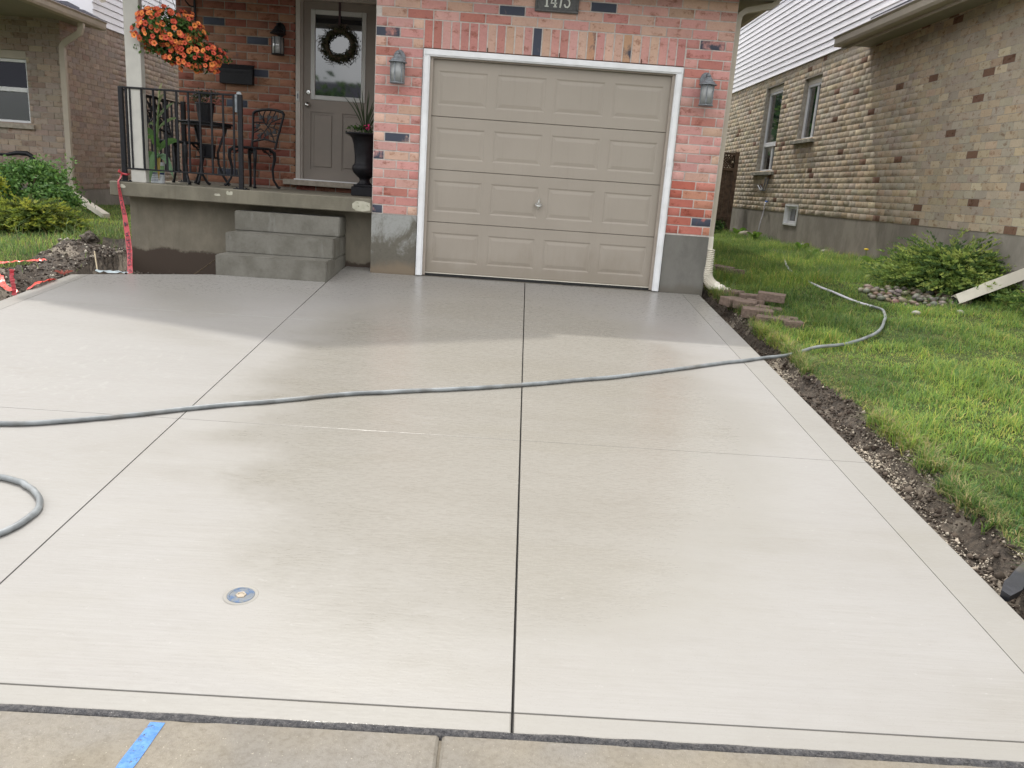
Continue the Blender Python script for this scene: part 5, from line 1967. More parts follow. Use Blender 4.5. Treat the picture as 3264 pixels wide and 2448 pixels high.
for (z0, a, ln, dr, w_, c) in ((.22, 195, .20, .02, .035, (.10, .20, .07)), (.24, 330, .22, -.18, .032, (.16, .27, .16)), (.26, 265, .20, -.26, .034, (.15, .27, .13)), (.24, 165, .20, -.1, .034, (.17, .32, .20)),
                               (.34, 20, .20, .1, .034, (.07, .15, .04)), (.36, 250, .16, .08, .036, (.09, .19, .05)), (.42, 200, .15, .12, .03, (.09, .18, .06)), (.52, 150, .16, .06, .018, (.12, .18, .06)),
                               (.55, 40, .2, .12, .016, (.14, .20, .09)), (.66, 10, .16, .16, .014, (.13, .18, .09)), (.78, 330, .12, .1, .012, (.2, .22, .12)), (.22, 290, .12, -.2, .02, (.36, .26, .07)), (.85, 80, .08, .16, .012, (.36, .36, .2))):
    m = MB()
    ca, sa = math.cos(rad(a)), math.sin(rad(a))
    x0 = .012 + z0 * .03
    broad_leaf(m, (x0, 0, z0), (x0 + ca * ln * .5, sa * ln * .5, z0 + .12), (x0 + ca * ln, sa * ln, z0 + dr), w_, (*c, 1))
    m.build('leaf', M['leaf'], lp, world=False)

# urn by the door
ur = thing('urn_planter', 'black footed urn with spiky plant and pink flower beside the front door', 'urn', (-.705, .90, ZP))
m = MB()
m.box(-.125, .125, -.125, .125, .0005, .10, ch=.006)
m.box(-.105, .105, -.105, .105, .1002, .125, ch=.005)
m.build('foot', M['black_plastic'], ur, world=False)
m = MB()
m.lathe([(0, .124), (.09, .125), (.062, .150), (.055, .17), (.062, .195), (.085, .21), (.125, .25), (.140, .285), (.138, .32), (.118, .34), (.112, .36), (.116, .45), (.128, .55), (.150, .62), (.185, .648), (.215, .655), (.218, .672), (.19, .672), (.16, .65), (0, .64)], seg=28)
m.build('bowl', M['black_plastic'], ur, world=False, smooth=True)
m = MB()
rr = random.Random(8)
for k in range(15):
    a = rr.uniform(0, 6.28)
    l_ = rr.uniform(.25, .5)
    sp_ = rr.uniform(.05, .30)
    broad_leaf(m, (.0, 0, .66), (math.cos(a) * sp_ * .35, math.sin(a) * sp_ * .35, .66 + l_ * .65), (math.cos(a) * sp_, math.sin(a) * sp_, .66 + l_), .006, (.05, .075, .04, 1), 5)
broad_leaf(m, (.0, 0, .66), (-.07, -.03, .95), (-.17, -.02, 1.10), .006, (.05, .075, .04, 1), 5)
broad_leaf(m, (.0, 0, .66), (-.03, -.03, .98), (-.05, -.02, 1.16), .006, (.05, .075, .04, 1), 5)
m.build('spikes', M['leaf'], ur, world=False)
join_leaves('leaves', [leaves(300, (-.705, .88, ZP + .70), (.20, .18, .07), .03, G_MID + G_DARK, 4, .3, seed=9)], ur)
join_leaves('flowers', [leaves(40, (-.66, .76, ZP + .74), (.035, .03, .03), .022, [(.55, .04, .14), (.65, .06, .2)], 0, .3, seed=10)], ur)

# wreath on the door glass
wr = thing('wreath', 'twiggy green wreath hanging by a dark ribbon on the front door glass', 'wreath', (-1.172, 1.655, 2.45))
V = []
r9 = np.random.default_rng(4)
n = 1700
a = r9.uniform(0, 2 * math.pi, n)
R_ = .162 + np.clip(r9.normal(0, .026, n), -.05, .07) + .012 * np.sin(a * 2 + 1)
P = np.stack([-1.172 + R_ * np.cos(a), 1.655 + r9.normal(0, .016, n), 2.42 + R_ * np.sin(a)], 1)
N_ = np.stack([np.cos(a) * .5, -np.ones(n), np.sin(a) * .5], 1) + r9.normal(size=(n, 3)) * .8
N_ /= np.linalg.norm(N_, axis=1)[:, None]
join_leaves('leaves', [leaf_quads(P, N_, .030, [(.035, .05, .02), (.05, .065, .028), (.028, .035, .018), (.06, .05, .035), (.10, .10, .04)], r9, .4)], wr)
m = MB()
for k in range(46):
    a_ = r9.uniform(0, 6.28)
    r0 = .17
    tw = a_ + r9.uniform(-.6, .6)
    m.tube([(-1.172 + r0 * math.cos(a_), 1.65, 2.42 + r0 * math.sin(a_)), (-1.172 + (r0 + .05) * math.cos((a_ + tw) / 2), 1.64, 2.42 + (r0 + .05) * math.sin((a_ + tw) / 2)), (-1.172 + r9.uniform(.22, .27) * math.cos(tw), 1.635 + r9.normal(0, .015), 2.42 + r9.uniform(.2, .26) * math.sin(tw))], .0022, 4)
m.tube([(-1.172 + .15 * math.cos(q), 1.662, 2.42 + .15 * math.sin(q)) for q in np.linspace(0, 2 * math.pi, 25)], .022, 6, caps=False)
m.build('twigs', M['bark'], wr)
MB().box(-1.186, -1.160, 1.682, 1.685, 2.55, 2.877).build('ribbon', simple('plum_ribbon', (.045, .022, .028), .6, .2, 20), wr)

# ------------------------------------------------------------------ danger tape tied to the railing
tpz = thing('danger_tape', 'red danger tape with black lettering tied to the railing post foot', 'danger tape', (-2.97, .02, .8))
path = [(-3.012, .070, .815), (-3.006, .02, .775), (-3.000, -.040, .745), (-2.994, -.048, .70), (-2.975, -.052, .58), (-2.93, -.09, .42), (-2.86, -.20, .25), (-2.77, -.36, .08), (-2.70, -.52, -.06), (-2.66, -.60, -.095)]
wid = [.009, .010, .011, .013, .016, .021, .026, .028, .027, .022]
def tape_at(t_):
    t_ = max(0, min(.9999, t_)) * (len(path) - 1)
    i = int(t_)
    q = t_ - i
    p = Vector(path[i]).lerp(Vector(path[i + 1]), q)
    return p, wid[i] * (1 - q) + wid[i + 1] * q
v, f = [], []
nT = 60
def tape_frame(t_):
    p, w_ = tape_at(t_)
    d = (tape_at(t_ + .02)[0] - tape_at(t_ - .02)[0]).normalized()
    tw = .25 * math.sin(t_ * 9)
    sd = Vector((math.cos(tw), math.sin(tw) * -1, 0))
    sd = (sd - d * sd.dot(d)).normalized()
    nn = sd.cross(d).normalized()
    if nn.y > 0:
        nn = -nn
    return p, w_, d, sd, nn
for i in range(nT + 1):
    p, w_, d, sd, nn = tape_frame(i / nT)
    v += [p - sd * w_ - nn * w_ * .1, p - sd * w_ * .35 + nn * w_ * .12, p + sd * w_ * .4 - nn * w_ * .10, p + sd * w_ + nn * w_ * .1]
for i in range(nT):
    for k in range(3):
        f.append((i * 4 + k, i * 4 + k + 1, i * 4 + 5 + k, i * 4 + 4 + k))
MB().add(v, f).build('ribbon', M['pink'], tpz, smooth=True)
lens = [0]
for i in range(200):
    lens.append(lens[-1] + (tape_at((i + 1) / 200)[0] - tape_at(i / 200)[0]).length)
TL = lens[-1]
def put_word(body, s0, s1):
    """lettering running up the tape between arc lengths (fraction) s1 (start, lower) and s0"""
    me = text_mesh(body, 1.0, 0)
    xs = [v.co.x for v in me.vertices]
    ys = [v.co.y for v in me.vertices]
    for v_ in me.vertices:
        t_ = s1 + (s0 - s1) * (v_.co.x - min(xs)) / (max(xs) - min(xs))
        k = (v_.co.y - min(ys)) / (max(ys) - min(ys)) - .5
        p, w_, d, sd, nn = tape_frame(t_)
        v_.co = p - sd * k * w_ * 1.25 + nn * (w_ * .12 + .004) - tpz.location
    me.materials.append(M['ink'])
    link('lettering', me, tpz)
put_word('DANGER', .66, .87)
put_word('!', .60, .63)
put_word('DANGER', .30, .555)
put_word('DA', .91, .975)
m = MB()
m.tube([(-3.02, .074, .82), (-2.965, .074, .812), (-2.968, .13, .815), (-3.022, .128, .822), (-3.02, .074, .82)], .011, 6, caps=False)
m.tube([(-3.01, .07, .815), (-3.03, .05, .84), (-3.02, .04, .86)], [.010, .014, .004], 5)
m.build('knot', M['pink'], tpz)

def ground_tape(label, pts, w_, mat, vert=.3):
    t = thing('plastic_tape', label, 'plastic tape', pts[0])
    v, f = [], []
    n = 40
    for i in range(n + 1):
        q = i / n * (len(pts) - 1)
        k = min(int(q), len(pts) - 2)
        p = Vector(pts[k]).lerp(Vector(pts[k + 1]), q - k)
        d = (Vector(pts[k + 1]) - Vector(pts[k])).normalized()
        tw = vert + .9 * fbm(i * .13, 3, 1)
        sd = d.cross(Vector((0, 0, 1)))
        sd = (sd.normalized() if sd.length > .05 else Vector((1, 0, 0)))
        sd = (sd * math.cos(tw) + Vector((0, 0, 1)) * math.sin(tw))
        wv = w_ * (.7 + .5 * abs(fbm(i * .2, 7, 1)))
        p = p + Vector((fbm(i * .3, 1) * .01, fbm(i * .3, 5) * .01, abs(fbm(i * .35, 9)) * .018))
        v += [p - sd * wv, p + Vector((0, 0, .004 * (i % 2))), p + sd * wv]
    for i in range(n):
        for k in (0, 1):
            f.append((i * 3 + k, i * 3 + k + 1, i * 3 + 4 + k, i * 3 + 3 + k))
    MB().add(v, f).build('ribbon', mat, t)
ground_tape('crumpled pink red plastic tape sticking up beside the driveway corner', [(-2.955, -1.93, -.16), (-2.965, -1.92, -.08), (-2.985, -1.90, .0), (-2.99, -1.88, .055)], .020, M['pink'], .1)
ground_tape('orange red tape lying on the dug soil towards the left lawn', [(-2.97, -1.88, -.13), (-3.12, -1.80, -.10), (-3.25, -1.62, -.055), (-3.36, -1.55, -.01), (-3.60, -1.66, -.01), (-3.75, -1.75, -.01)], .026, M['orange'])
ground_tape('orange red tape half buried along the edge of the left lawn', [(-3.28, -.90, .02), (-3.38, -.98, .01), (-3.52, -1.12, .0), (-3.75, -1.25, .0), (-4.0, -1.4, -.01)], .022, M['orange'])
ground_tape('orange red tape bunched against the left driveway border', [(-2.96, -1.74, -.12), (-2.955, -1.60, -.085), (-2.97, -1.45, -.09), (-2.965, -1.34, -.09)], .030, M['orange'])

# ------------------------------------------------------------------ hose across the driveway
hs_ = thing('garden_hose', 'long grey hose running from the tap across the lawn and driveway', 'hose', (1, -3.4, -.2))
def catmull(pts, n):
    out = []
    P = [Vector(p) for p in pts]
    P = [P[0] * 2 - P[1]] + P + [P[-1] * 2 - P[-2]]
    for i in range(1, len(P) - 2):
        for k in range(n):
            t_ = k / n
            a, b, c, d = P[i - 1], P[i], P[i + 1], P[i + 2]
            out.append(.5 * ((2 * b) + (-a + c) * t_ + (2 * a - 5 * b + 4 * c - d) * t_ ** 2 + (-a + 3 * b - 3 * c + d) * t_ ** 3))
    out.append(P[-2])
    return out
HR = .0128
dz = lambda x, y: (x, y, drive_z(0, y) + HR)
lz = lambda x, y, e=.02: (x, y, ground_right(x, y)[0] + e)
pts = [(5.915, 7.50, .955), (5.91, 7.50, .80), (5.87, 7.49, .55), (5.86, 7.48, .36), lz(5.82, 7.3, .01), lz(5.6, 6.2, .0)]
m = MB()
m.tube(catmull(pts, 10), HR * .95, 8)
m.build('upper_hose', M['hose_lit_tone'], hs_, smooth=True)
pts = [lz(5.6, 6.2, .0), lz(5.0, 3.5, .0), lz(4.42, 1.59, .030), lz(4.36, 1.1, .004), lz(4.30, .30, .020), lz(4.33, -.12, .030), lz(4.42, -.42, .004), lz(4.46, -.72, .006)]
m = MB()
m.tube(catmull(pts, 12), HR * .95, 8)
m.build('lawn_hose', M['hose_lit_tone'], hs_, smooth=True)
pts = [lz(4.46, -.72, .006), lz(4.45, -.95, .04), lz(4.36, -1.20, .045), lz(4.22, -1.48, .04), lz(3.99, -1.84, .04), lz(3.63, -2.14, .04), lz(3.35, -2.28, .045), (3.10, -2.34, -.135), dz(2.92, -2.385), dz(2.538, -2.612),
       dz(1.789, -3.062), dz(1.072, -3.408), dz(.60, -3.60), dz(.139, -3.752), dz(-.25, -3.95), dz(-.666, -4.152), dz(-1.074, -4.386), dz(-1.45, -4.53), dz(-1.95, -4.62), dz(-2.35, -4.78), dz(-2.42, -5.02), dz(-2.1, -5.10), dz(-1.6, -5.04),
       dz(-1.10, -5.085), dz(-.972, -5.14), dz(-.872, -5.23), dz(-.822, -5.335), dz(-.825, -5.45), dz(-.862, -5.53), dz(-1.0, -5.72), dz(-1.3, -6.0)]
m = MB()
cp_ = catmull(pts, 10)
cp_ = [p + Vector((.006 * fbm(i * .11, 3, 1), .012 * fbm(i * .16, 8, 1), 0)) for i, p in enumerate(cp_)]
m.tube(cp_, [HR * (1 + .05 * fbm(i * .4, 2, 1)) for i in range(len(cp_))], 10)
m.build('driveway_hose', M['hose'], hs_, smooth=True)

# water shut-off cap set in the concrete
cp = thing('water_shutoff_cap', 'round blue-painted metal water shutoff cap set in the driveway', 'cap', (.115, -5.788, drive_z(0, -5.788)), 0)
cp.rotation_euler = (math.atan(SL), 0, rad(15))
m = MB()
m.lathe([(.040, -.004), (.046, .0012), (.055, .0018), (.058, .0002)], seg=36)
m.build('lip', M['drive_edge'], cp, world=False)
g = NT('worn_blue_cap')
n_ = g.noise(26, g.pos(obj=True), 6, .7)
c = g.mix(g.ramp(n_, .40, .55), (.045, .095, .19), (.135, .15, .165))
g.set(c, .35, .6, .25)
g.bump(n_, .4, .004)
m = MB()
m.lathe([(0, .0008), (.036, .0008), (.0375, .0022), (.0435, .0022), (.045, .0005)], seg=32)
m.build('disc', g.m, cp, world=False)
m = MB()
m.lathe([(0, .002), (.010, .002), (.011, .0042), (.017, .0042), (.019, .001)], seg=6)
m.build('plug', simple('worn_brass', (.30, .26, .21), .4, .2, 40, .5, .6), cp, world=False)

# ------------------------------------------------------------------ loose pavers beside the driveway
def paver_mesh(l, w_, h, seed):
    r = random.Random(seed)
    bm = bmesh.new()
    bmesh.ops.create_cube(bm, size=1)
    for q in bm.verts:
        q.co = (q.co.x * l * (1 + r.uniform(-.03, .03)) + (q.co.y * w_ * r.uniform(-.06, .06)), q.co.y * w_ * (1 + r.uniform(-.03, .03)), (q.co.z + .5) * h)
    bmesh.ops.bevel(bm, geom=list(bm.edges), offset=.006, segments=1, affect='EDGES')
    bmesh.ops.subdivide_edges(bm, edges=[e for e in bm.edges if e.calc_length() > .06], cuts=2, use_grid_fill=True)
    for q in bm.verts:
        q.co += Vector((r.uniform(-1, 1), r.uniform(-1, 1), r.uniform(-1, 1))) * .0022
    me = bpy.data.meshes.new('paver')
    bm.to_mesh(me)
    bm.free()
    me.materials.append(M['paver'])
    return me
PV = [  # x, y, dz, length, width, height, yaw, tilt, label
    (3.235, -.34, .015, .17, .13, .07, 40, 0, 'small brown paver at the back of the paver pile'),
    (3.135, -.66, -.005, .20, .17, .085, 20, 2, 'square brown paver at the near left end of the upper paver row'),
    (3.345, -.50, .02, .20, .13, .06, -8, 1, 'flat brown paver at the back right of the pile behind the row'),
    (3.215, -.80, .0, .21, .14, .08, -22, 1, 'brown paver lying in front of the square one in the pile'),
    (3.340, -.70, .0, .17, .12, .07, -25, 0, 'brown paver half hidden in the middle of the pile'),
    (3.335, -.96, -.012, .13, .12, .08, -30, 0, 'short brown paver wedged at the middle of the pile front'),
    (3.485, -.70, .055, .25, .12, .08, -22, 3, 'long tilted brown paver resting on top of the pile'),
    (3.455, -.86, -.03, .18, .14, .06, -12, 0, 'low brown paver under the long tilted one'),
    (3.235, -1.13, -.012, .27, .15, .09, -14, 2, 'long flat brown paver in the front group of the pile'),
    (3.310, -1.34, -.035, .28, .13, .09, -26, 1, 'curved-looking dark brown paver at the front of the pile'),
    (3.455, -1.30, -.04, .17, .12, .085, -20, 0, 'brown paver at the back of the front group near the grass'),
    (3.445, -1.47, -.045, .17, .12, .095, -8, -2, 'brown end paver nearest the lawn at the front of the pile'),
    (3.47, 1.02, .045, .24, .12, .05, -32, 5, 'brown paver lying in the grass behind the corrugated pipe'),
    (3.57, .90, .03, .24, .13, .05, -24, -3, 'brown paver beside the one behind the corrugated pipe')]
for i, (x, y, dz_, l, w_, h, ya, ti, lab) in enumerate(PV):
    o = link('paver', paver_mesh(l, w_, h * .98, i))
    o.location = (x, y, lawn_r(x, y) + dz_ + .005)
    o.rotation_euler = (rad(ti), rad(ti * .6), rad(ya))
    o['label'], o['category'], o['group'] = lab, 'paver', 'loose brown pavers beside the driveway'

# ------------------------------------------------------------------ river stones by the juniper
def stone_mesh(seed):
    r = random.Random(seed)
    bm = bmesh.new()
    bmesh.ops.create_icosphere(bm, subdivisions=2, radius=1)
    for q in bm.verts:
        k = 1 + .14 * mnoise.noise(q.co * 1.1 + Vector((seed, 0, 0)))
        q.co = Vector((q.co.x * k, q.co.y * k * .8, q.co.z * k * .62))
    me = bpy.data.meshes.new('river_stone')
    bm.to_mesh(me)
    bm.free()
    me.polygons.foreach_set('use_smooth', [True] * len(me.polygons))
    me.materials.append(M['cobble'])
    return me
SM = [stone_mesh(i * 3.7) for i in range(5)]
rr = random.Random(21)
SCOL = [(.15, .128, .095), (.17, .145, .108), (.12, .108, .088), (.18, .165, .13), (.145, .10, .068), (.10, .09, .075), (.20, .175, .13)]
placed = []
tries = 0
while len(placed) < 95 and tries < 9000:
    tries += 1
    x, y = rr.uniform(4.55, 5.75), rr.uniform(-.72, .42)
    if ((x - 5.12) / .50) ** 2 + ((y + .17 - (x - 5.1) * -.25) / .40) ** 2 > 1.0:
        continue
    s_ = rr.choice((.026, .032, .038, .046))
    if any((x - a) ** 2 + (y - b) ** 2 < (.86 * (s_ + c)) ** 2 for a, b, c in placed):
        continue
    placed.append((x, y, s_))
    o = link('river_stone', SM[rr.randrange(5)])
    o.location = (x, y, ground_right(x, y)[0] + s_ * .40)
    o.rotation_euler = (rr.uniform(-.3, .3), rr.uniform(-.3, .3), rr.uniform(0, 6.3))
    o.scale = (s_ * rr.uniform(.9, 1.25), s_, s_)
    c = rr.choice(SCOL)
    o.color = (*[k * rr.uniform(.85, 1.15) for k in c], 1)
    o['label'], o['category'], o['group'] = 'rounded grey and tan river stone in the bed below the juniper', 'stone', 'river stones in the bed by the juniper'
for (x, y, s_, c, lab) in ((5.86, 9.2, .13, (.42, .35, .28), 'pale rock at the far end of the brick wall near the fence'), (5.84, 8.35, .14, (.48, .42, .33), 'largest pale rock along the foundation near the fence'),
                           (5.85, 7.85, .10, (.42, .38, .33), 'pale rock against the foundation beside the standing hose'), (5.84, 5.0, .11, (.46, .43, .38), 'whitish rock against the foundation below the small window'),
                           (5.86, 4.1, .08, (.44, .40, .34), 'small pale rock along the foundation right of the small basement window'), (5.80, 2.05, .12, (.36, .27, .20), 'pinkish tan boulder against the foundation beside the dandelion'),
                           (5.78, 1.75, .09, (.36, .34, .30), 'grey rock in front of the pinkish boulder'), (5.83, 1.35, .08, (.38, .29, .22), 'tan rock between the boulder and the juniper'),
                           (5.93, -.50, .085, (.38, .27, .17), 'tan rock at the right edge of the lawn under the white pipe'), (5.88, -.80, .10, (.40, .41, .38), 'pale green-grey rock in the grass at the right edge'),
                           (5.20, -.92, .045, (.44, .42, .38), 'pale flat stone in the lawn in front of the river stones'), (4.75, -.98, .05, (.46, .45, .40), 'white stone in the grass beside the hose end')):
    o = link('rock', SM[int(s_ * 1000) % 5])
    o.location = (x, y, ground_right(x, y)[0] + s_ * .25)
    o.rotation_euler = (.1, .1, x * 7)
    o.scale = (s_, s_ * .8, s_ * .85)
    o.color = (*[k * .72 for k in c], 1)
    o['label'], o['category'], o['group'] = lab, 'rock', 'rocks along the neighbour foundation and lawn'

# ------------------------------------------------------------------ juniper
def juniper(name, label, centre, rx, ry, rz, n, seed, pal, length=(.20, .42), elmax=42):
    t = thing(name, label, 'shrub', (centre[0], centre[1], centre[2]))
    r = np.random.default_rng(seed)
    sets = []
    Pall, Nall, Sall = [], [], []
    V, F, C = [], [], []
    o = 0
    pal = np.array(pal)
    br_ = MB()
    for k in range(n):
        az = r.uniform(0, 2 * math.pi)
        q = r.random() ** .6
        base = np.array([centre[0] + rx * .62 * q * math.cos(az), centre[1] + ry * .62 * q * math.sin(az), centre[2] + rz * (.10 + .80 * (1 - q * q)) * r.uniform(.35, 1.0)])
        el = rad(r.uniform(6, elmax)) * (1 - .5 * q)
        a2 = az + r.normal(0, .5)
        L_ = r.uniform(*length)
        d = np.array([math.cos(a2) * math.cos(el), math.sin(a2) * math.cos(el), math.sin(el)])
        tone = pal[r.integers(0, len(pal))]
        m_ = 26
        tt = np.sort(r.random(m_)) ** .8
        tt = tt * .95 + .05
        p = base + d * L_ * tt[:, None] + np.array([0, 0, -1]) * (L_ * .22 * tt ** 2)[:, None]
        sd = np.cross(d, [0, 0, 1.])
        sd /= np.linalg.norm(sd) + 1e-9
        side = r.choice([-1, 1], m_)
        fd = d * r.uniform(.6, 1.0, (m_, 1)) + sd * (side * r.uniform(.25, .8, m_))[:, None] + r.normal(0, .25, (m_, 3)) + np.array([0, 0, .22])
        fd /= np.linalg.norm(fd, axis=1)[:, None]
        ln = r.uniform(.035, .075, m_) * (1.15 - .5 * tt)
        wv = np.cross(fd, r.normal(size=(m_, 3)))
        wv /= np.linalg.norm(wv, axis=1)[:, None]
        w_ = (ln * .17)[:, None]
        a_, b_, c_, e_ = p, p + fd * ln[:, None] * .5 + wv * w_, p + fd * ln[:, None], p + fd * ln[:, None] * .5 - wv * w_
        V.append(np.stack([a_, b_, c_, e_], 1).reshape(-1, 3))
        F.append((np.arange(m_) * 4)[:, None] + np.array([[0, 1, 2, 3]]) + o)
        o += m_ * 4
        cc = np.ones((m_, 4, 4))
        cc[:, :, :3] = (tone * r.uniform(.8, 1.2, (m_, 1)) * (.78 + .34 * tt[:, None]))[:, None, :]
        C.append(cc.reshape(-1, 4))
        if k % 12 == 0:
            br_.tube([tuple((centre[0], centre[1], centre[2] + .02)), tuple((base + np.array(centre)) / 2 + np.array([0, 0, .03])), tuple(base + d * L_ * .5)], [.012, .008, .003], 5)
    V = np.concatenate(V) - np.array(t.location)
    ob = link('foliage', np_mesh('foliage', V, [np.concatenate(F)], M['leaf'], np.concatenate(C)), t)
    ob['kind'] = 'stuff'
    br_.build('branches', M['bark'], t)
    return t
gz = lambda x, y: ground_right(x, y)[0]
juniper('juniper_shrub', 'spreading yellow-green juniper shrub against the buff brick wall', (5.74, .34, gz(5.6, .42) - .02), .60, .85, .42, 1800, 3, G_JUN, (.18, .58), 55)
juniper('juniper_shrub', 'low juniper shrub growing out of the right edge below the white pipe', (6.12, -.78, gz(5.9, -.6) - .03), .26, .36, .22, 300, 5, G_JUN[:3] + G_MID[:1])

# white downspout extension
dx_ = thing('downspout_extension', 'white downspout extension pipe lying across the juniper onto the stones', 'pipe', (5.36, -.52, .15))
m = MB()
rect_spout(m, [(5.345, -.545, .185), (5.62, -.50, .30), (5.645, -.497, .308)], .050, .038)
rect_spout(m, [(5.630, -.499, .306), (6.05, -.43, .48)], .054, .042)
m.build('pipe', M['cream_metal'], dx_)
m = MB()
rect_spout(m, [(5.3435, -.5453, .1845), (5.3425, -.5455, .1842)], .043, .031)
m.build('mouth_shade_plate', M['rubber'], dx_)  # flat dark plate painted in for the shaded hollow of the pipe

# dandelion and broad weeds
dn = thing('dandelion', 'yellow dandelion standing beside the pinkish boulder', 'flower', (5.70, 2.35, gz(5.7, 2.35)))
m = MB()
m.tube([(0, 0, 0), (.01, -.01, .12), (.0, -.015, .19)], .004, 5, c=(.16, .22, .06, 1))
m.build('stem', M['leaf'], dn, world=False)
m = MB()
m.lathe([(0, .183), (.02, .186), (.032, .196), (.022, .206), (0, .209)], 0, -.015, 0, 12)
m.build('flower_head', simple('dandelion_yellow', (.75, .52, .02), .7, .2, 60), dn, world=False)
rr = random.Random(14)
for (x, y, s_, n, lab) in ((5.62, 4.45, .13, 6, 'broad-leaved weed in front of the neighbour foundation'), (5.74, 8.45, .16, 7, 'bright green leafy weed between the pale rocks near the fence'),
                           (5.55, 1.75, .15, 6, 'dark broad-leaved weed in front of the grey rock by the boulder'), (5.40, 3.4, .11, 4, 'flat dock leaf in the lawn before the neighbour wall'), (5.6, 6.9, .17, 8, 'leafy weed by the foot of the wall under the basement window')):
    t = thing('weed', lab, 'weed', (x, y, gz(x, y)), 0, 'broad-leaved weeds along the right lawn')
    for k in range(n):
        a = k * 2.4 + rr.random()
        m = MB()
        ln = s_ * rr.uniform(.7, 1.2)
        broad_leaf(m, (0, 0, 0), (math.cos(a) * ln * .4, math.sin(a) * ln * .4, ln * .9), (math.cos(a) * ln, math.sin(a) * ln, ln * rr.uniform(.5, 1.0)), ln * .24, (.14 * rr.uniform(.8, 1.2), .25, .045, 1))
        m.build('leaf', M['leaf'], t, world=False)

# dark weed clump at the fence foot
fwd = thing('fence_weed', 'dark green weed clump at the foot of the wooden fence', 'weed', (5.55, 9.2, gz(5.55, 9.2)))
join_leaves('leaves', [leaves(260, (5.55, 9.2, gz(5.55, 9.2) + .12), (.22, .2, .18), .06, G_DARK + G_MID, 3, .2, seed=31)], fwd)

# black edging strip at the right front corner
eg = thing('lawn_edging', 'black plastic edging strip lying across the dug soil at the right front corner', 'edging', (3.0, -5.4, -.34))
m = MB()
P0, P1 = Vector((2.868, -5.515, -.383)), Vector((3.26, -5.18, -.315))
d = (P1 - P0).normalized()
s_ = d.cross(Vector((0, 0, 1))).normalized()
nseg = 14
v, f = [], []
for i in range(nseg + 1):
    t_ = i / nseg
    p = P0.lerp(P1, t_)
    wv = .030 * (1 if i > 1 else .55 + .3 * i) * (1 + .12 * fbm(i * .8, 2))
    v += [p - s_ * wv + Vector((0, 0, .016)), p + s_ * wv + Vector((0, 0, .006)), p + s_ * (wv - .004) - Vector((0, 0, .022)), p - s_ * wv - Vector((0, 0, .022))]
for i in range(nseg):
    for k in range(4):
        f.append((i * 4 + k, i * 4 + (k + 1) % 4, i * 4 + 4 + (k + 1) % 4, i * 4 + 4 + k))
f += [(3, 2, 1, 0), tuple(nseg * 4 + k for k in range(4))]
m.add(v, f).build('strip', M['edging'], eg)

# ------------------------------------------------------------------ shrubs and small things in the left yard
gl = lambda x, y: ground_left(x, y)[0]
sh = thing('leafy_shrub', 'large dark green leafy shrub in front of the left neighbour wall', 'shrub', (-5.5, 2.4, gl(-5.5, 2.4)))
b_ = gl(-5.2, 2.1)
GM2 = [tuple(min(.4, q * 1.45) for q in c) for c in G_MID] + G_MID
sets = [leaves(6500, (-5.22, 2.15, b_ + .37), (.66, .58, .40), .052, GM2, 14, .25, seed=41),
        leaves(2400, (-4.80, 1.95, b_ + .22), (.36, .36, .24), .048, GM2, 8, .25, seed=42)]
join_leaves('foliage', sets, sh)
m = MB()
for k in range(14):
    a = k * .9
    m.tube([(-5.2, 2.1, b_), (-5.2 + .2 * math.cos(a), 2.1 + .2 * math.sin(a), b_ + .25), (-5.2 + .45 * math.cos(a), 2.15 + .4 * math.sin(a), b_ + .52)], [.016, .011, .004], 5)
m.build('stems', M['bark'], sh)
juniper('low_conifer', 'low spreading yellow-green conifer in front of the dark green shrub', (-4.50, .98, gl(-4.5, 1.0)), .52, .42, .30, 950, 8, [(.17, .23, .045), (.25, .30, .05), (.10, .15, .04), (.08, .11, .03), (.31, .34, .06)], (.16, .34))
ys_ = thing('golden_shrub', 'bright yellow-leaved shrub at the left edge of the picture', 'shrub', (-4.98, 1.0, gl(-5, 1)))
join_leaves('foliage', [leaves(1500, (-4.98, 1.0, gl(-5, 1) + .36), (.22, .24, .26), .042, G_YEL, 7, .2, seed=44)], ys_)
m = MB()
for k in range(6):
    m.tube([(-4.98, 1.0, gl(-5, 1)), (-4.98 + .1 * math.cos(k), 1.0 + .1 * math.sin(k), gl(-5, 1) + .34)], [.012, .004], 5)
m.build('stems', M['bark'], ys_)
ss = thing('stepping_stone', 'flat grey concrete slab showing under the shrub on the left lawn', 'stepping stone', (-4.75, 1.85, gl(-4.7, 1.8)))
m = MB()
n = 20
top = [(-4.72 + .36 * math.cos(q) * (1 if math.cos(q) < .6 else .9), 1.72 + .27 * math.sin(q), gl(-4.7, 1.8) + .085) for q in np.linspace(0, 2 * math.pi, n + 1)[:-1]]
m.add(top + [(a, b, c - .12) for a, b, c in top], [tuple(range(n))] + [(i, n + i, n + (i + 1) % n, (i + 1) % n) for i in range(n)])
m.build('slab', M['found_left'], ss)
de = thing('downspout_extension', 'white downspout pipe sloping onto the grass beside the left neighbour wall', 'pipe', (-5.6, 4.2, .3))
m = MB()
rect_spout(m, [(-5.86, 4.42, .36), (-4.62, 2.92, .175)], .045, .035, rad(45))
m.build('pipe', M['cream_metal'], de)
bn = thing('garden_bench', 'black iron garden bench back showing above the shrub by the left wall', 'bench', (-6.75, 4.25, .2))
m = MB()
m.tube([(-7.5, 4.2, .90), (-7.1, 4.2, .905), (-6.72, 4.2, .90), (-6.55, 4.2, .935), (-6.40, 4.2, .935), (-6.33, 4.2, .90), (-6.30, 4.19, .84)], [.022, .022, .022, .034, .038, .034, .022], 8)
m.tube([(-6.34, 4.19, .87), (-6.34, 4.19, .2)], .022, 6)
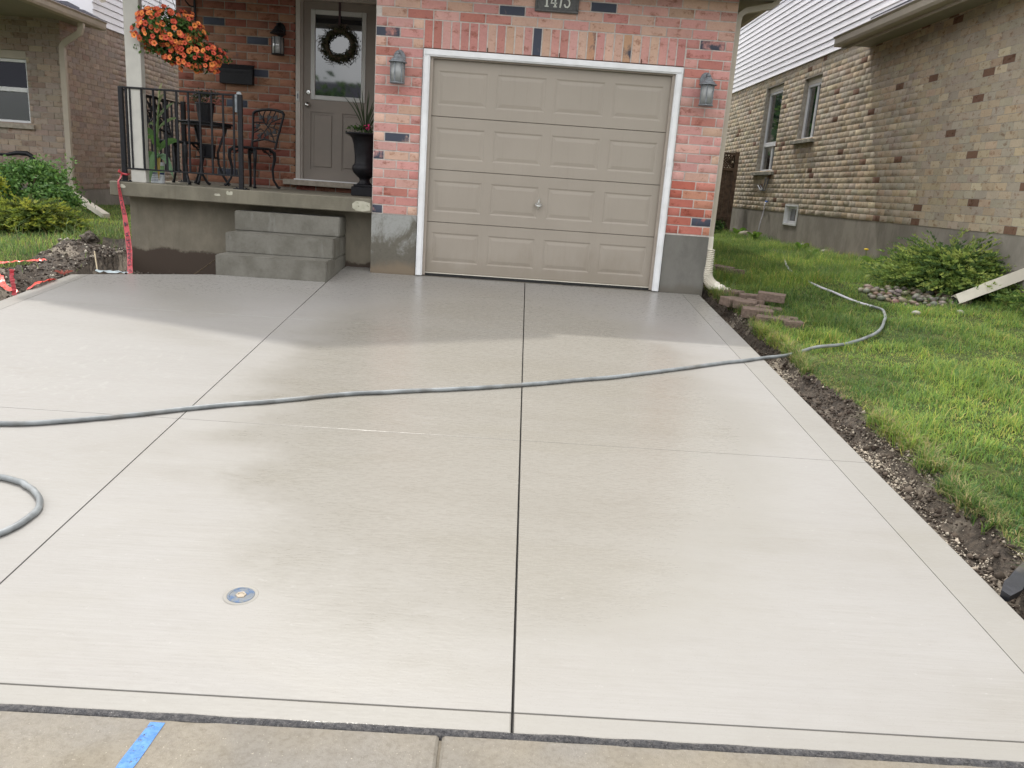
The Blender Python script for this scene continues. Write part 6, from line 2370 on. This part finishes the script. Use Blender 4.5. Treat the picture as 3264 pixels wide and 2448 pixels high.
m.tube([(-7.0, 4.19, .895), (-7.02, 4.19, .75), (-7.02, 4.19, .2)], .022, 6)
m.build('back', M['black'], bn)
m = MB().box(-7.5, -6.32, 3.80, 4.18, .52, .55, ch=.005).box(-6.37, -6.32, 3.80, 3.85, .15, .519)
m.build('seat', M['black'], bn)
# tall seeding grass stems and a clod of turf on the spoil heap
rr = random.Random(77)
m = MB()
for k in range(46):
    x, y = rr.uniform(-4.3, -3.3), rr.uniform(-.5, 1.0)
    z_ = gl(x, y)
    a, h = rr.uniform(0, 6.3), rr.uniform(.12, .26)
    l_ = h * rr.uniform(.3, .8)
    m.tube([(x, y, z_), (x + math.cos(a) * l_ * .3, y + math.sin(a) * l_ * .3, z_ + h * .75), (x + math.cos(a) * l_, y + math.sin(a) * l_, z_ + h)], [.0022, .002, .0012], 4, c=(.24 * rr.uniform(.7, 1.2), .27, .12, 1))
o = m.build('tall_grass', M['leaf'])
o['kind'] = 'stuff'
tc_ = thing('turf_clod', 'upturned dark clod of turf on the soil heap beside the porch corner', 'clod', (-3.36, .02, gl(-3.36, .02)))
o = link('clod', SM[2], tc_)
o.scale = (.085, .07, .065)
o.location = (0, 0, .045)
bm = bmesh.new()
bmesh.ops.create_icosphere(bm, subdivisions=3, radius=1)
for q in bm.verts:
    q.co *= 1 + .45 * mnoise.fractal(q.co * 1.6 + Vector((9, 2, 4)), 1, 2, 5)
me = bpy.data.meshes.new('clod')
bm.to_mesh(me)
bm.free()
me.materials.append(M['soil'])
o.data = me
sp_ = thing('red_leaved_weed', 'small reddish rosette weed on the dug soil left of the driveway', 'weed', (-3.10, -.95, gl(-3.10, -.95)))
for k in range(8):
    a = k * .785
    m = MB()
    broad_leaf(m, (0, 0, 0), (math.cos(a) * .04, math.sin(a) * .04, .05), (math.cos(a) * .085, math.sin(a) * .085, .045), .008, (.30, .10, .07, 1), 4)
    m.build('leaf', M['leaf'], sp_, world=False)
st_ = thing('stick', 'thin pale stick leaning in the dug bed beside the driveway corner', 'stick', (-3.05, -.55, -.05))
MB().tube([(-3.12, -.35, .06), (-2.86, -.82, -.06)], .006, 5).build('shaft', simple('pale_wood', (.36, .30, .2), .8, .2, 30), st_)
rt = thing('root', 'thin dark root sticking out of the porch bed near the steps', 'root', (-2.1, -.2, 0))
MB().tube([(-2.15, -.35, -.10), (-2.05, -.05, .02), (-2.0, .15, .06)], .006, 5).build('shaft', M['bark'], rt)
rg = thing('wet_rag', 'pale blue plastic scrap lying at the driveway edge by the tape', 'scrap', (-2.72, -.86, -.08))
m = MB()
v = []
for j in range(5):
    for i in range(9):
        v.append((-2.86 + i * .034, -.93 + j * .03 + i * .008, -.075 + .03 * abs(fbm(i * .5, j * .5, 1)) + .012))
m.add(v, [(j * 9 + i, j * 9 + i + 1, j * 9 + 10 + i, j * 9 + 9 + i) for j in range(4) for i in range(8)])
m.build('scrap', simple('pale_blue_plastic', (.45, .52, .54), .4, .2, 30), rg)

# ------------------------------------------------------------------ across the street: glass reflections, and more added unseen to cut porch sky light
rr = random.Random(9)
for (x, y, zc, r_, lab) in ((-7.4, -22, 2.5, 2.2, 'round green street tree across the road, reflected in the door glass'), (12.5, -24, 3.4, 2.8, 'wide green street tree added across the road on the right to block sky light'),
                            (-19, -24, 3.6, 3.0, 'wide green street tree added across the road on the far left to block sky light'), (25, -25, 3.6, 3.0, 'tall street tree added across the road on the far right to block sky light')):
    ht = thing('street_tree', lab, 'tree', (x, y, -.6))
    m = MB()
    m.tube([(x, y, -.6), (x + .1, y, zc - 2.2), (x, y, zc)], [.2, .16, .10], 8)
    m.build('trunk', M['bark'], ht)
    join_leaves('crown', [leaves(3000, (x, y, zc), (r_, r_ * .9, r_ * .85), .34, G_MID + [(.10, .17, .04)], 10, .3, seed=int(61 + x))], ht)
for (x, w_, zr, lab) in ((-9.5, 11, 5.6, 'house with a purple-grey roof across the street, reflected in the door glass'), (6, 11, 8.0, 'house added across the street on the right to block sky light'), (21, 11, 7.8, 'house added across the street on the far right to block sky light'),
                         (-25, 11, 8, 'house added across the street on the far left to block sky light'), (37, 12, 8, 'last house added across the street on the right to block sky light'), (-40, 12, 8, 'last house added across the street on the left to block sky light')):
    hh = thing('street_house', lab, 'house', (x, -31, -.6))
    MB().box(x - w_ / 2, x + w_ / 2, -36, -29, -.6, 2.6).build('wall', M['mortar_buff'], hh)
    MB().box(x - 1.2, x + 1.2, -29.02, -28.98, -.5, 1.7).build('garage_door', M['taupe'], hh)
    rf = MB()
    rf.prism([(-28.4, 2.6), (-32.5, zr), (-36.6, 2.6)], 0, x - w_ / 2 - .5, x + w_ / 2 + .5)
    rf.build('roof', M['shingle'], hh)

# ------------------------------------------------------------------ back gardens (mirrored in the neighbour's side windows)
for (x, y, zc, r_, lab) in ((-3, 27, 4.2, 4.2, 'dark green tree in the back gardens, mirrored in the side windows'), (-12, 31, 4.6, 4.6, 'large tree far back in the gardens behind the left house'), (4.5, 33, 4.4, 4.2, 'tree in the back gardens behind the fence')):
    ht = thing('garden_tree', lab, 'tree', (x, y, .2))
    m = MB()
    m.tube([(x, y, .2), (x + .1, y, 1.6), (x, y, zc)], [.25, .2, .10], 8)
    m.build('trunk', M['bark'], ht)
    join_leaves('crown', [leaves(3500, (x, y, zc), (r_, r_ * .9, r_ * .9), .5, G_DARK + G_MID, 10, .3, seed=int(90 + x))], ht)

gh = thing('sky_block_house', 'added house backdrop hiding bright sky from the side windows', 'house', (-6, 38, .2))  # unseen block added so the side windows mirror less bright sky
MB().box(-30, 14, 36, 42, -.6, 6.0).build('wall', M['mortar_buff'], gh)
rf = MB()
rf.prism([(35.4, 6.0), (39, 8.6), (42.6, 6.0)], 0, -30.5, 14.5)
rf.build('roof', M['shingle'], gh)
